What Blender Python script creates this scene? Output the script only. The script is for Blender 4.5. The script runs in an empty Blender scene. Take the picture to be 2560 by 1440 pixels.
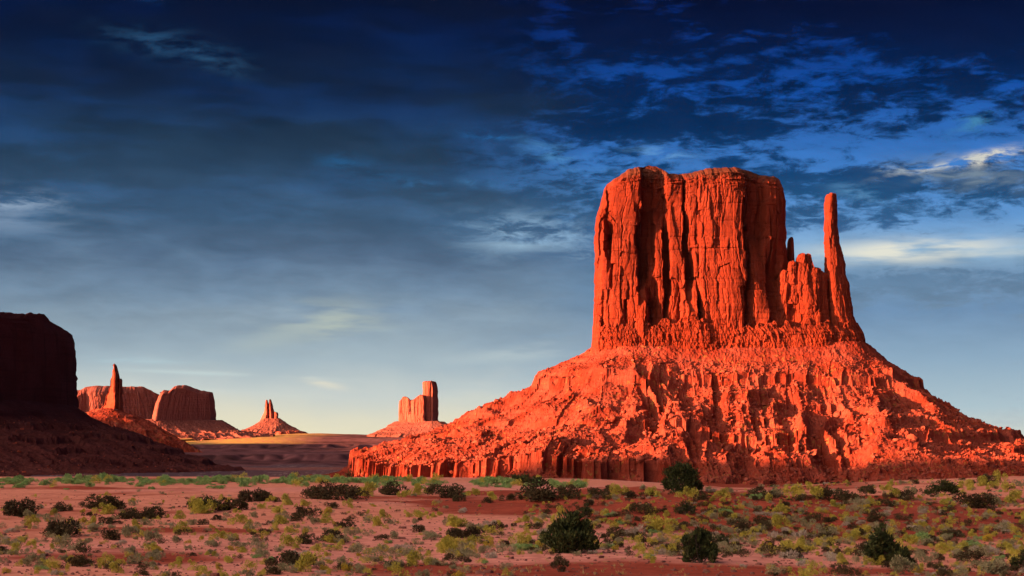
import bpy, math
import numpy as np
from mathutils import Vector

SC = bpy.context.scene
COL = SC.collection
F = 4859.0            # focal length expressed in photo pixels (2560 px wide)
CX, HY = 1280.0, 1110.0   # optical column and eye-level row of the photograph

# ------------------------------------------------------------------ camera
cam = bpy.data.cameras.new("camera")
cam.sensor_width = 36.0
cam.lens = F / 2560.0 * 36.0
cam.shift_y = (HY - 720.0) / 2560.0
cam.clip_start = 0.5
cam.clip_end = 60000.0
cam_o = bpy.data.objects.new("camera", cam)
cam_o.location = (0, 0, 0)
cam_o.rotation_euler = (math.radians(90), 0, 0)
COL.objects.link(cam_o)
SC.camera = cam_o

# ------------------------------------------------------------------ exposure
SC.view_settings.view_transform = 'Standard'
SC.view_settings.look = 'None'
SC.view_settings.gamma = 1.0
SC.view_settings.exposure = 2.72
EXPO = 2.0 ** 2.72
SC.cycles.use_denoising = True
SC.cycles.max_bounces = 6
SC.cycles.diffuse_bounces = 2
SC.cycles.volume_bounces = 0
SC.cycles.transparent_max_bounces = 4

# ------------------------------------------------------------------ sun
SUN_AZ = math.radians(66)     # measured from straight behind the camera, to the left
SUN_EL = math.radians(8)
SDIR = Vector((-math.sin(SUN_AZ) * math.cos(SUN_EL), -math.cos(SUN_AZ) * math.cos(SUN_EL), math.sin(SUN_EL)))
sun = bpy.data.lights.new("sun", 'SUN')
sun.energy = 5.0
sun.angle = math.radians(0.5)
sun.color = (1.0, 0.41, 0.19)
sun_o = bpy.data.objects.new("sun", sun)
sun_o.rotation_euler = (-SDIR).to_track_quat('-Z', 'Y').to_euler()
COL.objects.link(sun_o)


# ------------------------------------------------------------------ node helpers
def lin(c):
    out = []
    for v in c:
        v = v / 255.0
        out.append(v / 12.92 if v <= 0.04045 else ((v + 0.055) / 1.055) ** 2.4)
    return tuple(out)


class G:
    """little helper to write node maths"""
    def __init__(self, nt):
        self.nt = nt

    def n(self, t, **kw):
        node = self.nt.nodes.new(t)
        for k, v in kw.items():
            setattr(node, k, v)
        return node

    def l(self, a, b):
        self.nt.links.new(a, b)

    def put(self, sock, v):
        if isinstance(v, bpy.types.NodeSocket):
            self.l(v, sock)
        else:
            sock.default_value = v

    def m(self, op, a, b=0.0, c=None, clamp=False):
        node = self.n('ShaderNodeMath', operation=op, use_clamp=clamp)
        self.put(node.inputs[0], a)
        self.put(node.inputs[1], b)
        if c is not None:
            self.put(node.inputs[2], c)
        return node.outputs[0]

    def smooth(self, v, a, b, to0=0.0, to1=1.0):
        node = self.n('ShaderNodeMapRange', interpolation_type='SMOOTHSTEP')
        self.put(node.inputs['Value'], v)
        node.inputs['From Min'].default_value = a
        node.inputs['From Max'].default_value = b
        node.inputs['To Min'].default_value = to0
        node.inputs['To Max'].default_value = to1
        return node.outputs[0]

    def mix(self, f, a, b, blend='MIX'):
        node = self.n('ShaderNodeMix', data_type='RGBA', blend_type=blend)
        self.put(node.inputs[0], f)
        for s, v in ((node.inputs[6], a), (node.inputs[7], b)):
            if not isinstance(v, bpy.types.NodeSocket) and len(v) == 3:
                v = (*v, 1.0)
            self.put(s, v)
        return node.outputs[2]

    def vec(self, x, y, z):
        node = self.n('ShaderNodeCombineXYZ')
        for i, v in enumerate((x, y, z)):
            self.put(node.inputs[i], v)
        return node.outputs[0]

    def noise(self, vec, scale=1.0, detail=6.0, rough=0.55, dist=0.0, lac=2.0):
        node = self.n('ShaderNodeTexNoise')
        self.put(node.inputs['Vector'], vec)
        node.inputs['Scale'].default_value = scale
        node.inputs['Detail'].default_value = detail
        node.inputs['Roughness'].default_value = rough
        node.inputs['Lacunarity'].default_value = lac
        node.inputs['Distortion'].default_value = dist
        return node.outputs[0]

    def ramp(self, f, stops, interp='LINEAR'):
        node = self.n('ShaderNodeValToRGB')
        r = node.color_ramp
        r.interpolation = interp
        while len(r.elements) > 1:
            r.elements.remove(r.elements[-1])
        first = True
        for p, c in sorted(stops):
            if first:
                e = r.elements[0]
                e.position = p
                first = False
            else:
                e = r.elements.new(p)
            e.color = (*c, 1.0)
        self.put(node.inputs[0], f)
        return node.outputs[0]


# ------------------------------------------------------------------ sky
world = bpy.data.worlds.new("World")
SC.world = world
world.use_nodes = True
nt = world.node_tree
nt.nodes.clear()
g = G(nt)
gen = g.n('ShaderNodeTexCoord').outputs['Generated']
nrm = g.n('ShaderNodeVectorMath', operation='NORMALIZE')
g.l(gen, nrm.inputs[0])
sep = g.n('ShaderNodeSeparateXYZ')
g.l(nrm.outputs[0], sep.inputs[0])
dx, dy, dz = sep.outputs
az = g.m('MULTIPLY', g.m('ARCTAN2', dx, dy), 57.2958)       # degrees, 0 = east-north-east, + to the south
el = g.m('MULTIPLY', g.m('ARCSINE', dz), 57.2958)
DEG = 84.8


def A(px): return (px - CX) / DEG
def E(py): return (HY - py) / DEG


elr = g.m('DIVIDE', el, 14.0, clamp=True)
warp = g.noise(g.vec(g.m('MULTIPLY', az, 0.22), g.m('MULTIPLY', el, 0.55), 3.1), 1.0, 4, 0.5)
elw = g.m('ADD', elr, g.m('MULTIPLY', g.m('SUBTRACT', warp, 0.5), 0.10), clamp=True)


def rs(py, c): return (min(1.0, max(0.0, E(py) / 14.0)), lin(c))


deck_l = g.ramp(elw, [rs(1108, (234, 226, 192)), rs(1050, (222, 219, 196)), rs(980, (198, 207, 203)), rs(900, (165, 184, 193)),
                      rs(820, (142, 163, 178)), rs(740, (112, 138, 162)), rs(650, (84, 110, 138)), rs(560, (60, 90, 120)),
                      rs(450, (42, 70, 98)), rs(350, (30, 54, 79)), rs(250, (18, 38, 66)), rs(130, (7, 25, 56)), rs(0, (5, 17, 46))])
clear_r = g.ramp(elr, [rs(1100, (208, 212, 200)), rs(1020, (172, 195, 204)), rs(900, (140, 170, 193)), rs(780, (108, 142, 176)),
                       rs(690, (112, 146, 178)), rs(640, (140, 176, 205)), rs(560, (96, 148, 202)), rs(470, (70, 130, 200)),
                       rs(380, (52, 110, 184)), rs(250, (18, 78, 160)), rs(150, (12, 58, 130)), rs(60, (10, 50, 130)), rs(0, (6, 32, 90))])
# altocumulus deck: dark lumpy clouds against the clear blue on the right
wv = g.n('ShaderNodeTexNoise')
g.put(wv.inputs['Vector'], g.vec(g.m('MULTIPLY', az, 0.5), g.m('MULTIPLY', el, 1.4), 0.0))
wv.inputs['Scale'].default_value = 1.0
wv.inputs['Detail'].default_value = 3.0
wsep = g.n('ShaderNodeSeparateColor')
g.l(wv.outputs['Color'], wsep.inputs[0])
wx = g.m('MULTIPLY', g.m('SUBTRACT', wsep.outputs[0], 0.5), 1.3)
wy = g.m('MULTIPLY', g.m('SUBTRACT', wsep.outputs[1], 0.5), 0.5)
azw, elwp = g.m('ADD', az, wx), g.m('ADD', el, wy)
lump = g.noise(g.vec(g.m('MULTIPLY', azw, 0.95), g.m('MULTIPLY', elwp, 2.9), 11.7), 1.0, 10, 0.68)
big = g.noise(g.vec(g.m('MULTIPLY', az, 0.16), g.m('MULTIPLY', el, 0.42), 5.3), 1.0, 3, 0.5)


def bell(px, py, sx, sy, rot=0.0):
    """soft patch centred on a compass direction / elevation (degrees)"""
    da = g.m('SUBTRACT', az, A(px))
    de = g.m('SUBTRACT', el, E(py))
    if rot:
        c, s = math.cos(rot), math.sin(rot)
        da2 = g.m('ADD', g.m('MULTIPLY', da, c), g.m('MULTIPLY', de, s))
        de2 = g.m('SUBTRACT', g.m('MULTIPLY', de, c), g.m('MULTIPLY', da, s))
        da, de = da2, de2
    q = g.m('ADD', g.m('POWER', g.m('DIVIDE', da, sx / DEG), 2.0), g.m('POWER', g.m('DIVIDE', de, sy / DEG), 2.0))
    return g.m('EXPONENT', g.m('MULTIPLY', q, -1.0))


# coverage bias: + = more cloud
bias = g.m('ADD', -0.03, g.m('MULTIPLY', g.m('SUBTRACT', big, 0.5), 0.25))
for (px, py, sx, sy, a) in [(2450, 60, 420, 150, .30), (1700, 60, 700, 90, .16), (1500, 260, 300, 120, .12), (1750, 330, 330, 70, .10),
                            (2100, 170, 160, 70, -.08), (2020, 110, 120, 50, -.05), (1530, 190, 150, 22, -.15), (1400, 100, 60, 14, -.12),
                            (2300, 380, 330, 50, -.09), (1950, 385, 230, 22, -.08), (2480, 260, 130, 70, -.05), (1560, 395, 260, 28, -.10),
                            (2250, 470, 380, 45, .22), (2060, 560, 120, 35, .10), (1500, 620, 190, 70, .12), (2300, 560, 260, 40, -.02),
                            (2250, 640, 500, 45, -.35), (2300, 720, 600, 60, .20), (2330, 900, 600, 140, -.22), (1420, 760, 200, 180, .2),
                            (2050, 270, 200, 60, .08)]:
    bias = g.m('ADD', bias, g.m('MULTIPLY', bell(px, py, sx, sy), a))
cov = g.smooth(g.m('ADD', lump, bias), 0.40, 0.60)
cloudc = g.ramp(elr, [rs(1090, (196, 205, 200)), rs(1000, (160, 182, 196)), rs(880, (138, 162, 182)), rs(760, (104, 134, 162)), rs(690, (92, 126, 158)),
                      rs(600, (58, 100, 146)), rs(500, (32, 78, 122)), rs(420, (16, 62, 110)), rs(330, (8, 44, 86)), rs(220, (5, 34, 76)),
                      rs(120, (5, 24, 62)), rs(0, (4, 12, 42))])
right = g.mix(cov, clear_r, cloudc)
# the even grey deck on the left, with slow streaks
streak = g.noise(g.vec(g.m('MULTIPLY', g.m('ADD', az, g.m('MULTIPLY', el, 0.9)), 0.20), g.m('MULTIPLY', elwp, 0.9), 1.3), 1.0, 7, 0.55)
bluish = g.mix(g.smooth(streak, 0.44, 0.68), deck_l, g.mix(0.18, deck_l, clear_r))
dull = g.mix(g.smooth(streak, 0.52, 0.30), bluish, g.mix(0.10, deck_l, (0.012, 0.014, 0.02)))
lowmask = g.smooth(el, 1.5, 5.0)
left = g.mix(lowmask, deck_l, dull)
side = g.smooth(g.m('ADD', az, g.m('MULTIPLY', g.m('SUBTRACT', warp, 0.5), 6.0)), A(1130), A(1620))
deck = g.mix(side, left, right)

# individual lighter clouds
mott = g.noise(g.vec(g.m('MULTIPLY', g.m('ADD', azw, g.m('MULTIPLY', el, 0.6)), 0.55), g.m('MULTIPLY', elwp, 2.0), 41.0), 1.0, 9, 0.6)
mv = g.smooth(mott, 0.30, 0.70, 0.90, 1.11)
mv = g.m('ADD', 1.0, g.m('MULTIPLY', g.m('SUBTRACT', mv, 1.0), lowmask))
deck = g.mix(1.0, deck, g.vec(mv, mv, mv), 'MULTIPLY')
fine = g.noise(g.vec(g.m('MULTIPLY', azw, 0.8), g.m('MULTIPLY', elwp, 2.6), 21.0), 1.0, 8, 0.65)
finem = g.smooth(fine, 0.42, 0.66)
soft = g.noise(g.vec(g.m('MULTIPLY', az, 0.35), g.m('MULTIPLY', el, 2.2), 31.0), 1.0, 4, 0.5)
softm = g.smooth(soft, 0.36, 0.62)
for (px, py, sx, sy, rot, c, s, msk) in [
        (30, 525, 120, 26, 0, (150, 172, 196), 1.0, finem), (20, 570, 190, 30, 0, (130, 155, 182), .75, softm),
        (430, 140, 150, 32, -.15, (40, 80, 118), .9, finem), (560, 180, 80, 22, -.3, (40, 78, 112), .8, finem),
        (400, 42, 40, 8, -.1, (16, 62, 122), .8, finem),
        (1215, 345, 50, 12, -.1, (40, 118, 190), 1.0, finem), (880, 425, 90, 26, -.3, (38, 98, 150), .7, finem),
        (1060, 470, 60, 14, -.2, (60, 118, 172), .7, finem), (1190, 462, 40, 10, -.1, (70, 130, 182), .9, finem),
        (1400, 395, 90, 24, -.3, (84, 146, 200), .9, finem), (1340, 585, 150, 42, -.1, (140, 178, 210), 1.1, finem),
        (1300, 612, 110, 18, 0, (150, 182, 205), .8, softm), (1650, 392, 70, 16, -.1, (104, 160, 214), .9, finem),
        (2380, 458, 150, 34, -.10, (112, 132, 150), 1.0, finem), (2450, 418, 80, 15, .16, (220, 216, 202), 1.8, finem), (2340, 436, 110, 7, .17, (204, 208, 204), 1.3, finem),
        (2230, 442, 40, 8, 0, (190, 202, 206), .9, finem), (2400, 448, 120, 26, -.12, (120, 140, 158), .9, softm),
        (2260, 638, 200, 26, .03, (226, 226, 212), 1.3, softm), (2480, 648, 160, 8, 0, (204, 212, 208), .7, softm),
        (2420, 330, 60, 22, .4, (70, 136, 178), .9, finem), (2150, 500, 80, 20, -.3, (96, 150, 196), .8, finem),
        (830, 810, 130, 48, 0, (176, 188, 180), 1.0, softm), (680, 850, 130, 26, .3, (166, 182, 184), .7, softm),
        (800, 958, 62, 9, -.2, (226, 222, 202), 1.0, softm), (700, 942, 160, 5, -.05, (200, 212, 208), .7, softm),
        (330, 905, 140, 8, 0, (178, 204, 212), .8, softm), (500, 935, 220, 5, -.04, (196, 214, 214), .6, softm),
        (640, 985, 160, 5, -.06, (208, 216, 208), .6, softm), (1330, 880, 220, 18, .12, (182, 198, 202), .8, softm),
        (1180, 1000, 200, 7, 0, (206, 212, 202), .6, softm), (1230, 965, 200, 10, 0, (186, 200, 202), .5, softm)]:
    f = g.m('MULTIPLY', bell(px, py, sx, sy, rot), s)
    f = g.m('MULTIPLY', f, msk, clamp=True)
    deck = g.mix(f, deck, lin(c))

# overhead the storm deck stays dark; towards the sunset (behind the camera) it opens to the clear bright sky
nish = g.n('ShaderNodeTexSky', sky_type='NISHITA')
nish.sun_disc = False
nish.sun_elevation = SUN_EL
nish.sun_rotation = math.radians(180 + 66)
nish.altitude = 1600
nish.dust_density = 2.0
nish_c = g.mix(1.0, nish.outputs[0], (0.020, 0.020, 0.020), 'MULTIPLY')
glow_dir = Vector((-0.80, -0.42, 0.38)).normalized()
dot = g.n('ShaderNodeVectorMath', operation='DOT_PRODUCT')
g.l(nrm.outputs[0], dot.inputs[0])
dot.inputs[1].default_value = glow_dir
glow = g.smooth(dot.outputs['Value'], 0.45, 0.98)
west = g.mix(glow, nish_c, (0.61, 0.425, 0.34))
open_w = g.smooth(g.m('ADD', g.m('MULTIPLY', dx, -math.sin(SUN_AZ)), g.m('MULTIPLY', dy, -math.cos(SUN_AZ))), 0.05, 0.55)
deck_s = g.mix(1.0, deck, (1 / EXPO, 1 / EXPO, 1 / EXPO), 'MULTIPLY')
skyc = g.mix(open_w, deck_s, west)
bg = g.n('ShaderNodeBackground')
g.l(skyc, bg.inputs[0])
bg.inputs[1].default_value = 1.0
out = g.n('ShaderNodeOutputWorld')
g.l(bg.outputs[0], out.inputs[0])


# ------------------------------------------------------------------ numpy noise
def _hash(ix, iy, iz, seed):
    h = (ix.astype(np.int64) * 374761393 + iy.astype(np.int64) * 668265263 + iz.astype(np.int64) * 2147483647 + seed * 974634777) & 0xFFFFFFFF
    h = ((h ^ (h >> 13)) * 1274126177) & 0xFFFFFFFF
    h = ((h ^ (h >> 16)) * 2246822519) & 0xFFFFFFFF
    h = h ^ (h >> 15)
    return (h & 0xFFFFFF).astype(np.float64) / 16777215.0


def vnoise(x, y, z=0.0, seed=0):
    x, y, z = np.broadcast_arrays(np.asarray(x, float), np.asarray(y, float), np.asarray(z, float))
    ix, iy, iz = np.floor(x), np.floor(y), np.floor(z)
    fx, fy, fz = x - ix, y - iy, z - iz
    u = fx * fx * fx * (fx * (fx * 6 - 15) + 10)
    v = fy * fy * fy * (fy * (fy * 6 - 15) + 10)
    w = fz * fz * fz * (fz * (fz * 6 - 15) + 10)
    r = 0.0
    for a in (0, 1):
        for b in (0, 1):
            for c in (0, 1):
                r = r + _hash(ix + a, iy + b, iz + c, seed) * (u if a else 1 - u) * (v if b else 1 - v) * (w if c else 1 - w)
    return r * 2 - 1


def vnoise2(x, y, seed=0):
    x, y = np.broadcast_arrays(np.asarray(x, float), np.asarray(y, float))
    ix, iy = np.floor(x), np.floor(y)
    fx, fy = x - ix, y - iy
    u = fx * fx * fx * (fx * (fx * 6 - 15) + 10)
    v = fy * fy * fy * (fy * (fy * 6 - 15) + 10)
    z = np.zeros_like(ix)
    r = 0.0
    for a in (0, 1):
        for b in (0, 1):
            r = r + _hash(ix + a, iy + b, z, seed) * (u if a else 1 - u) * (v if b else 1 - v)
    return r * 2 - 1


def fbm(x, y, seed=0, octs=4, gain=0.5, lac=2.03):
    r, a, t = 0.0, 1.0, 0.0
    for o in range(octs):
        r = r + a * vnoise2(x * lac ** o + 17.3 * o, y * lac ** o - 9.1 * o, seed + o)
        t += a
        a *= gain
    return r / t


def ridged(x, y, seed=0, octs=3, gain=0.5):
    r, a, t = 0.0, 1.0, 0.0
    for o in range(octs):
        r = r + a * (1 - np.abs(vnoise2(x * 2.03 ** o + 5.7 * o, y * 2.03 ** o + 3.3 * o, seed + o)) * 2)
        t += a
        a *= gain
    return r / t


def worley(x, y, seed=0, cheb=False):
    """nearest-cell distance, second distance, two random numbers of the cell, offset to its centre"""
    x, y = np.broadcast_arrays(np.asarray(x, float), np.asarray(y, float))
    ix, iy = np.floor(x), np.floor(y)
    z0 = np.zeros_like(ix)
    f1 = np.full(x.shape, 9.0)
    f2 = np.full(x.shape, 9.0)
    ra = np.zeros(x.shape)
    rb = np.zeros(x.shape)
    ox = np.zeros(x.shape)
    oy = np.zeros(x.shape)
    for a in (-1, 0, 1):
        for b in (-1, 0, 1):
            cx, cy = ix + a, iy + b
            ex = cx + _hash(cx, cy, z0, seed) - x
            ey = cy + _hash(cx, cy, z0 + 1, seed) - y
            d = np.maximum(np.abs(ex), np.abs(ey)) if cheb else np.sqrt(ex * ex + ey * ey)
            near = d < f1
            f2 = np.where(near, f1, np.minimum(f2, d))
            f1 = np.where(near, d, f1)
            ra = np.where(near, _hash(cx, cy, z0 + 2, seed), ra)
            rb = np.where(near, _hash(cx, cy, z0 + 3, seed), rb)
            ox = np.where(near, ex, ox)
            oy = np.where(near, ey, oy)
    return f1, f2, ra, rb, ox, oy


def sstep(x, a, b):
    t = np.clip((x - a) / (b - a), 0, 1)
    return t * t * (3 - 2 * t)


def facets(s, v, ws, wv, seed, ck=0.35, wb=1.0, box=False):
    """flat, randomly set and tilted slabs with open joints: fractured sandstone"""
    wob = wb * 0.35 * fbm(s / ws * 0.7, v / wv * 0.9, seed + 90, 2)
    f1, f2, ra, rb, ox, oy = worley(s / ws + wob, v / wv + wb * 0.3 * vnoise2(s / ws, v / wv, seed + 70), seed, box)
    h = (ra - 0.5) + (rb - 0.5) * ox * 1.5
    crack = np.clip(1 - (f2 - f1) / 0.10, 0, 1)
    return h - ck * crack


def slabs(s, v, w, seed, v0=430.0, v1=860.0, lean=0.35, ck=0.25):
    """upright joints: every column has its own setback and tilt, and a plate that has fallen away above a random height"""
    blk = worley(s / (w * 1.6), v / 62.0, seed + 60, True)[2]
    sw = s + lean * w * (fbm(v / 120.0, s / (w * 6.0), seed + 40, 2) + 1.1 * (blk - 0.5))
    f1, f2, ra, rb, ox, oy = worley(sw / w, np.full(np.shape(sw), 0.5), seed)
    rc = _hash(np.floor(ra * 9999), np.zeros_like(ra), np.zeros_like(ra), seed + 7)
    cut = v0 + (v1 - v0) * rc + 0.5 * w * fbm(s / (w * 0.5), v / 60.0, seed + 41, 2)
    h = (ra - 0.5) + (rb - 0.45) * ox * 1.3
    h = h + 0.55 * sstep(v, cut - 1.5, cut + 1.5)
    cut2 = v0 + (v1 - v0) * ((rc * 7.3) % 1.0)
    h = h + 0.35 * sstep(v, cut2 - 1.5, cut2 + 1.5)
    return h - ck * np.clip(1 - (f2 - f1) / 0.10, 0, 1)


# ------------------------------------------------------------------ mesh helpers
def new_mesh(name, co, faces, mat, smooth=False):
    """co (n,3); faces (m,3|4) int array"""
    me = bpy.data.meshes.new(name)
    faces = np.asarray(faces, np.int32)
    k = faces.shape[1]
    me.vertices.add(len(co))
    me.vertices.foreach_set('co', np.ascontiguousarray(co, np.float32).ravel())
    me.loops.add(faces.size)
    me.loops.foreach_set('vertex_index', faces.ravel())
    me.polygons.add(len(faces))
    me.polygons.foreach_set('loop_start', np.arange(0, faces.size, k, dtype=np.int32))
    try:
        me.polygons.foreach_set('loop_total', np.full(len(faces), k, np.int32))
    except Exception:
        pass
    me.polygons.foreach_set('use_smooth', np.full(len(faces), bool(smooth)))
    me.update(calc_edges=True)
    me.validate()
    if mat is not None:
        me.materials.append(mat)
    return me


def link(name, me, parent=None, loc=(0, 0, 0)):
    o = bpy.data.objects.new(name, me)
    o.location = loc
    COL.objects.link(o)
    if parent is not None:
        o.parent = parent
    return o


def thing(name, label, cat, loc, group=None):
    o = bpy.data.objects.new(name, None)
    o.location = loc
    o.empty_display_size = 0.5
    COL.objects.link(o)
    o['label'] = label
    o['category'] = cat
    if group:
        o['group'] = group
    return o


def grid_faces(nr, nc, wrap=False):
    i = np.arange(nr - 1)[:, None]
    j = np.arange(nc if wrap else nc - 1)[None, :]
    j2 = (j + 1) % nc
    a = i * nc + j
    b = i * nc + j2
    c = (i + 1) * nc + j2
    d = (i + 1) * nc + j
    return np.stack([a + 0 * j, b + 0 * i, c + 0 * i, d + 0 * j], -1).reshape(-1, 4)


# ------------------------------------------------------------------ materials
def rock_mat(name, base, dark, pale, streak=0.5, strata=0.4, scale=1.0, bump=0.6, speck=None, speck_amt=0.0, cap=None):
    m = bpy.data.materials.new(name)
    m.use_nodes = True
    t = m.node_tree
    t.nodes.clear()
    g = G(t)
    pos = g.n('ShaderNodeTexCoord').outputs['Object']
    s = g.n('ShaderNodeSeparateXYZ')
    g.l(pos, s.inputs[0])
    x, y, z = s.outputs
    patch = g.noise(pos, 0.035 * scale, 5, 0.6)
    col = g.mix(g.smooth(patch, 0.35, 0.68), base, pale)
    vs = g.noise(g.vec(g.m('MULTIPLY', x, 0.16 * scale), g.m('MULTIPLY', y, 0.16 * scale), g.m('MULTIPLY', z, 0.014 * scale)), 1.0, 6, 0.62, 0.4)
    col = g.mix(g.m('MULTIPLY', g.smooth(vs, 0.50, 0.70), streak), col, dark)
    hs = g.noise(g.vec(g.m('MULTIPLY', x, 0.012 * scale), g.m('MULTIPLY', y, 0.012 * scale), g.m('MULTIPLY', z, 0.33 * scale)), 1.0, 5, 0.6, 0.2)
    col = g.mix(g.m('MULTIPLY', g.smooth(hs, 0.50, 0.66), strata), col, dark)
    grain = g.noise(pos, 0.7 * scale, 5, 0.65)
    col = g.mix(g.smooth(grain, 0.30, 0.70), g.mix(0.35, col, dark), col)
    if cap is not None:       # the younger cap beds are browner, and desert varnish is thicker on the upper wall
        zz = g.m('ADD', z, g.m('MULTIPLY', g.m('SUBTRACT', patch, 0.5), 60.0))
        col = g.mix(g.smooth(zz, cap[0], cap[1], 0.0, 0.45), col, dark)
        z2 = g.m('ADD', z, g.m('MULTIPLY', g.m('SUBTRACT', vs, 0.5), 26.0))
        col = g.mix(g.smooth(z2, cap[2], cap[2] + 6, 0.0, 0.72), col, (0.055, 0.022, 0.013))
    if speck is not None:
        sp = g.noise(pos, 0.28 * scale, 3, 0.7)
        area = g.noise(pos, 0.02 * scale, 3, 0.5)
        amt = g.m('MULTIPLY', g.smooth(sp, 0.57, 0.64), g.smooth(area, 0.42, 0.60))
        col = g.mix(g.m('MULTIPLY', amt, speck_amt), col, speck)
    b = g.n('ShaderNodeBsdfPrincipled')
    g.l(col, b.inputs['Base Color'])
    b.inputs['Roughness'].default_value = 0.95
    b.inputs['Specular IOR Level'].default_value = 0.08
    bn = g.n('ShaderNodeBump')
    bn.inputs['Strength'].default_value = bump
    bn.inputs['Distance'].default_value = 1.2 / scale
    hgt = g.m('ADD', g.noise(pos, 0.45 * scale, 6, 0.65), g.m('MULTIPLY', vs, 0.5))
    g.l(hgt, bn.inputs['Height'])
    g.l(bn.outputs[0], b.inputs['Normal'])
    o = g.n('ShaderNodeOutputMaterial')
    g.l(b.outputs[0], o.inputs[0])
    return m


M_CLIFF = rock_mat("red_sandstone", (0.165, 0.024, 0.009), (0.07, 0.011, 0.006), (0.225, 0.040, 0.018), 0.75, 0.45, bump=0.3, cap=(110, 240, 286))
M_TALUS = rock_mat("red_talus", (0.165, 0.0235, 0.011), (0.09, 0.0125, 0.007), (0.25, 0.056, 0.036), 0.1, 0.3, 1.0, 0.8,
                   (0.17, 0.12, 0.03), 0.6)
M_BOULDER = rock_mat("boulder_rock", (0.19, 0.037, 0.021), (0.11, 0.019, 0.011), (0.26, 0.075, 0.050), 0.1, 0.2, 2.0, 0.5)
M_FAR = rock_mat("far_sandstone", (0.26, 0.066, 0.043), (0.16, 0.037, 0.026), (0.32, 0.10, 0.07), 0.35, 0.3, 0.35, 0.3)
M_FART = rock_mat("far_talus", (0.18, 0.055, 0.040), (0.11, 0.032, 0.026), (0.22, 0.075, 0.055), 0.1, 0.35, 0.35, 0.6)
M_FARD = rock_mat("far_shaded_sandstone", (0.19, 0.056, 0.044), (0.11, 0.034, 0.028), (0.24, 0.08, 0.062), 0.4, 0.35, 0.35, 0.3)  # darker copy of the far rock, puts the shade of its fronts into the colour
M_SPIRE = rock_mat("spire_sandstone", (0.21, 0.040, 0.020), (0.13, 0.022, 0.012), (0.26, 0.056, 0.030), 0.3, 0.25, 1.0, 0.3)
M_SHADE = rock_mat("shade_darkened_sandstone", (0.070, 0.018, 0.016), (0.028, 0.009, 0.009), (0.095, 0.029, 0.026), 0.6, 0.4, 0.8, 0.6)  # sandstone darkened so the mesa's shade sits in its colour


# ------------------------------------------------------------------ terrain
GRAVEL = (0.085, 0.062, 0.085)


def ground_z(x, y):
    x = np.asarray(x, float)
    y = np.asarray(y, float)
    r = np.sqrt(x * x + y * y)
    yy = np.maximum(y, 1.0)
    # the foreground bench with its dune crest
    crest = np.interp(x, [-200, -75, -22, 0, 13, 26, 33, 40, 55, 75, 200], [-4.75, -4.85, -4.95, -5.05, -5.25, -6.0, -6.6, -6.5, -5.6, -4.85, -4.5])
    w = sstep(y, 110, 250)
    base = -5.35 * (1 - w) + crest * w
    und = 0.42 * fbm(x / 26, y / 34, 3, 3) + 0.16 * fbm(x / 7, y / 8, 5, 3)
    mounds = 1.15 * np.clip(ridged(x / 19 + 4.2, y / 15, 8, 3), 0, 1) * sstep(x, -8, 12) * sstep(y, 118, 135) * (1 - sstep(y, 185, 215))
    far_flat = 1 - 0.7 * sstep(y, 215, 260)
    fore = base + und * far_flat + mounds
    yc = 285 + 8 * fbm(x / 40, x * 0 + 0.5, 14, 2)
    drop = sstep(y, yc, yc + 260)
    # the valley floor and the ledges beyond it
    floor = -30 + 2.5 * fbm(x / 260, y / 260, 21, 4) + 0.35 * fbm(x / 12, y / 12, 25, 3)
    near_b = sstep(x, -260, 40) * (1 - sstep(y, 2300, 3000))
    floor = floor - near_b * 3
    n1 = fbm(x / 170, y / 400, 31, 4)
    n2 = fbm(x / 120, y / 400, 36, 4)
    y1 = 2720 + 170 * n1 + 40 * ridged(x / 60, x * 0 + .3, 33, 2)
    y2 = 3900 + 190 * n2 + 40 * ridged(x / 70, x * 0 + .3, 38, 2)
    mask = sstep(x, -1150, -900)
    t1 = np.interp(y - y1, [-200, -40, 0, 30, 120], [0, 5, 7, 14.5, 15.5])
    t2 = np.interp(y - y2, [-170, -50, 0, 35, 160], [0, 3, 5, 11.5, 12.5])
    t3 = np.interp(y - (3280 + 130 * fbm(x / 140, y / 400, 39, 4)), [-90, -10, 0, 14, 60], [0, 0, 1, 4.5, 5])
    up = np.interp(y, [4550, 5000, 5600, 6200, 7200, 9000], [0, 11, 20, 22, 15, 8]) + 2.0 * fbm(x / 90, y / 160, 44, 4) * sstep(y, 4500, 4800)
    back = np.interp(x, [-900, -560, -350, 0, 300], [1.0, 0.9, 0.55, 0.5, 0.5])
    valley = floor + mask * (t1 + t2 + t3 - 5 * sstep(y, 3300, 4300)) + up * back + mask * sstep(y, 4450, 4700) * 14 * sstep(x, -950, -520)
    valley = valley * (1 - sstep(r, 9000, 13000)) + (-25) * sstep(r, 9000, 13000)
    behind = sstep(-y, -40, 60)     # the slope the camera stands on
    z = fore * (1 - drop) + valley * drop
    side = sstep(np.abs(x) - 0.35 * np.abs(y), 150, 900)
    z = z * (1 - side * (1 - drop)) + (-30) * side * (1 - drop)
    near = 1 - sstep(r, 5, 55)
    z = z * (1 - near) + (-1.7 - 0.066 * r) * near
    return z


def ground_hit(px, py, y0=62.0, y1=330.0):
    """where the sight line through a photo point meets the foreground bench"""
    ys = np.geomspace(y0, y1, 900)
    gz = ground_z((px - CX) / F * ys, ys)
    rz = (HY - py) / F * ys
    below = np.nonzero(rz <= gz)[0]
    if len(below) == 0:
        return None
    i = below[0]
    y = ys[i]
    x = (px - CX) / F * y
    return x, y, float(gz[i])


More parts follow.
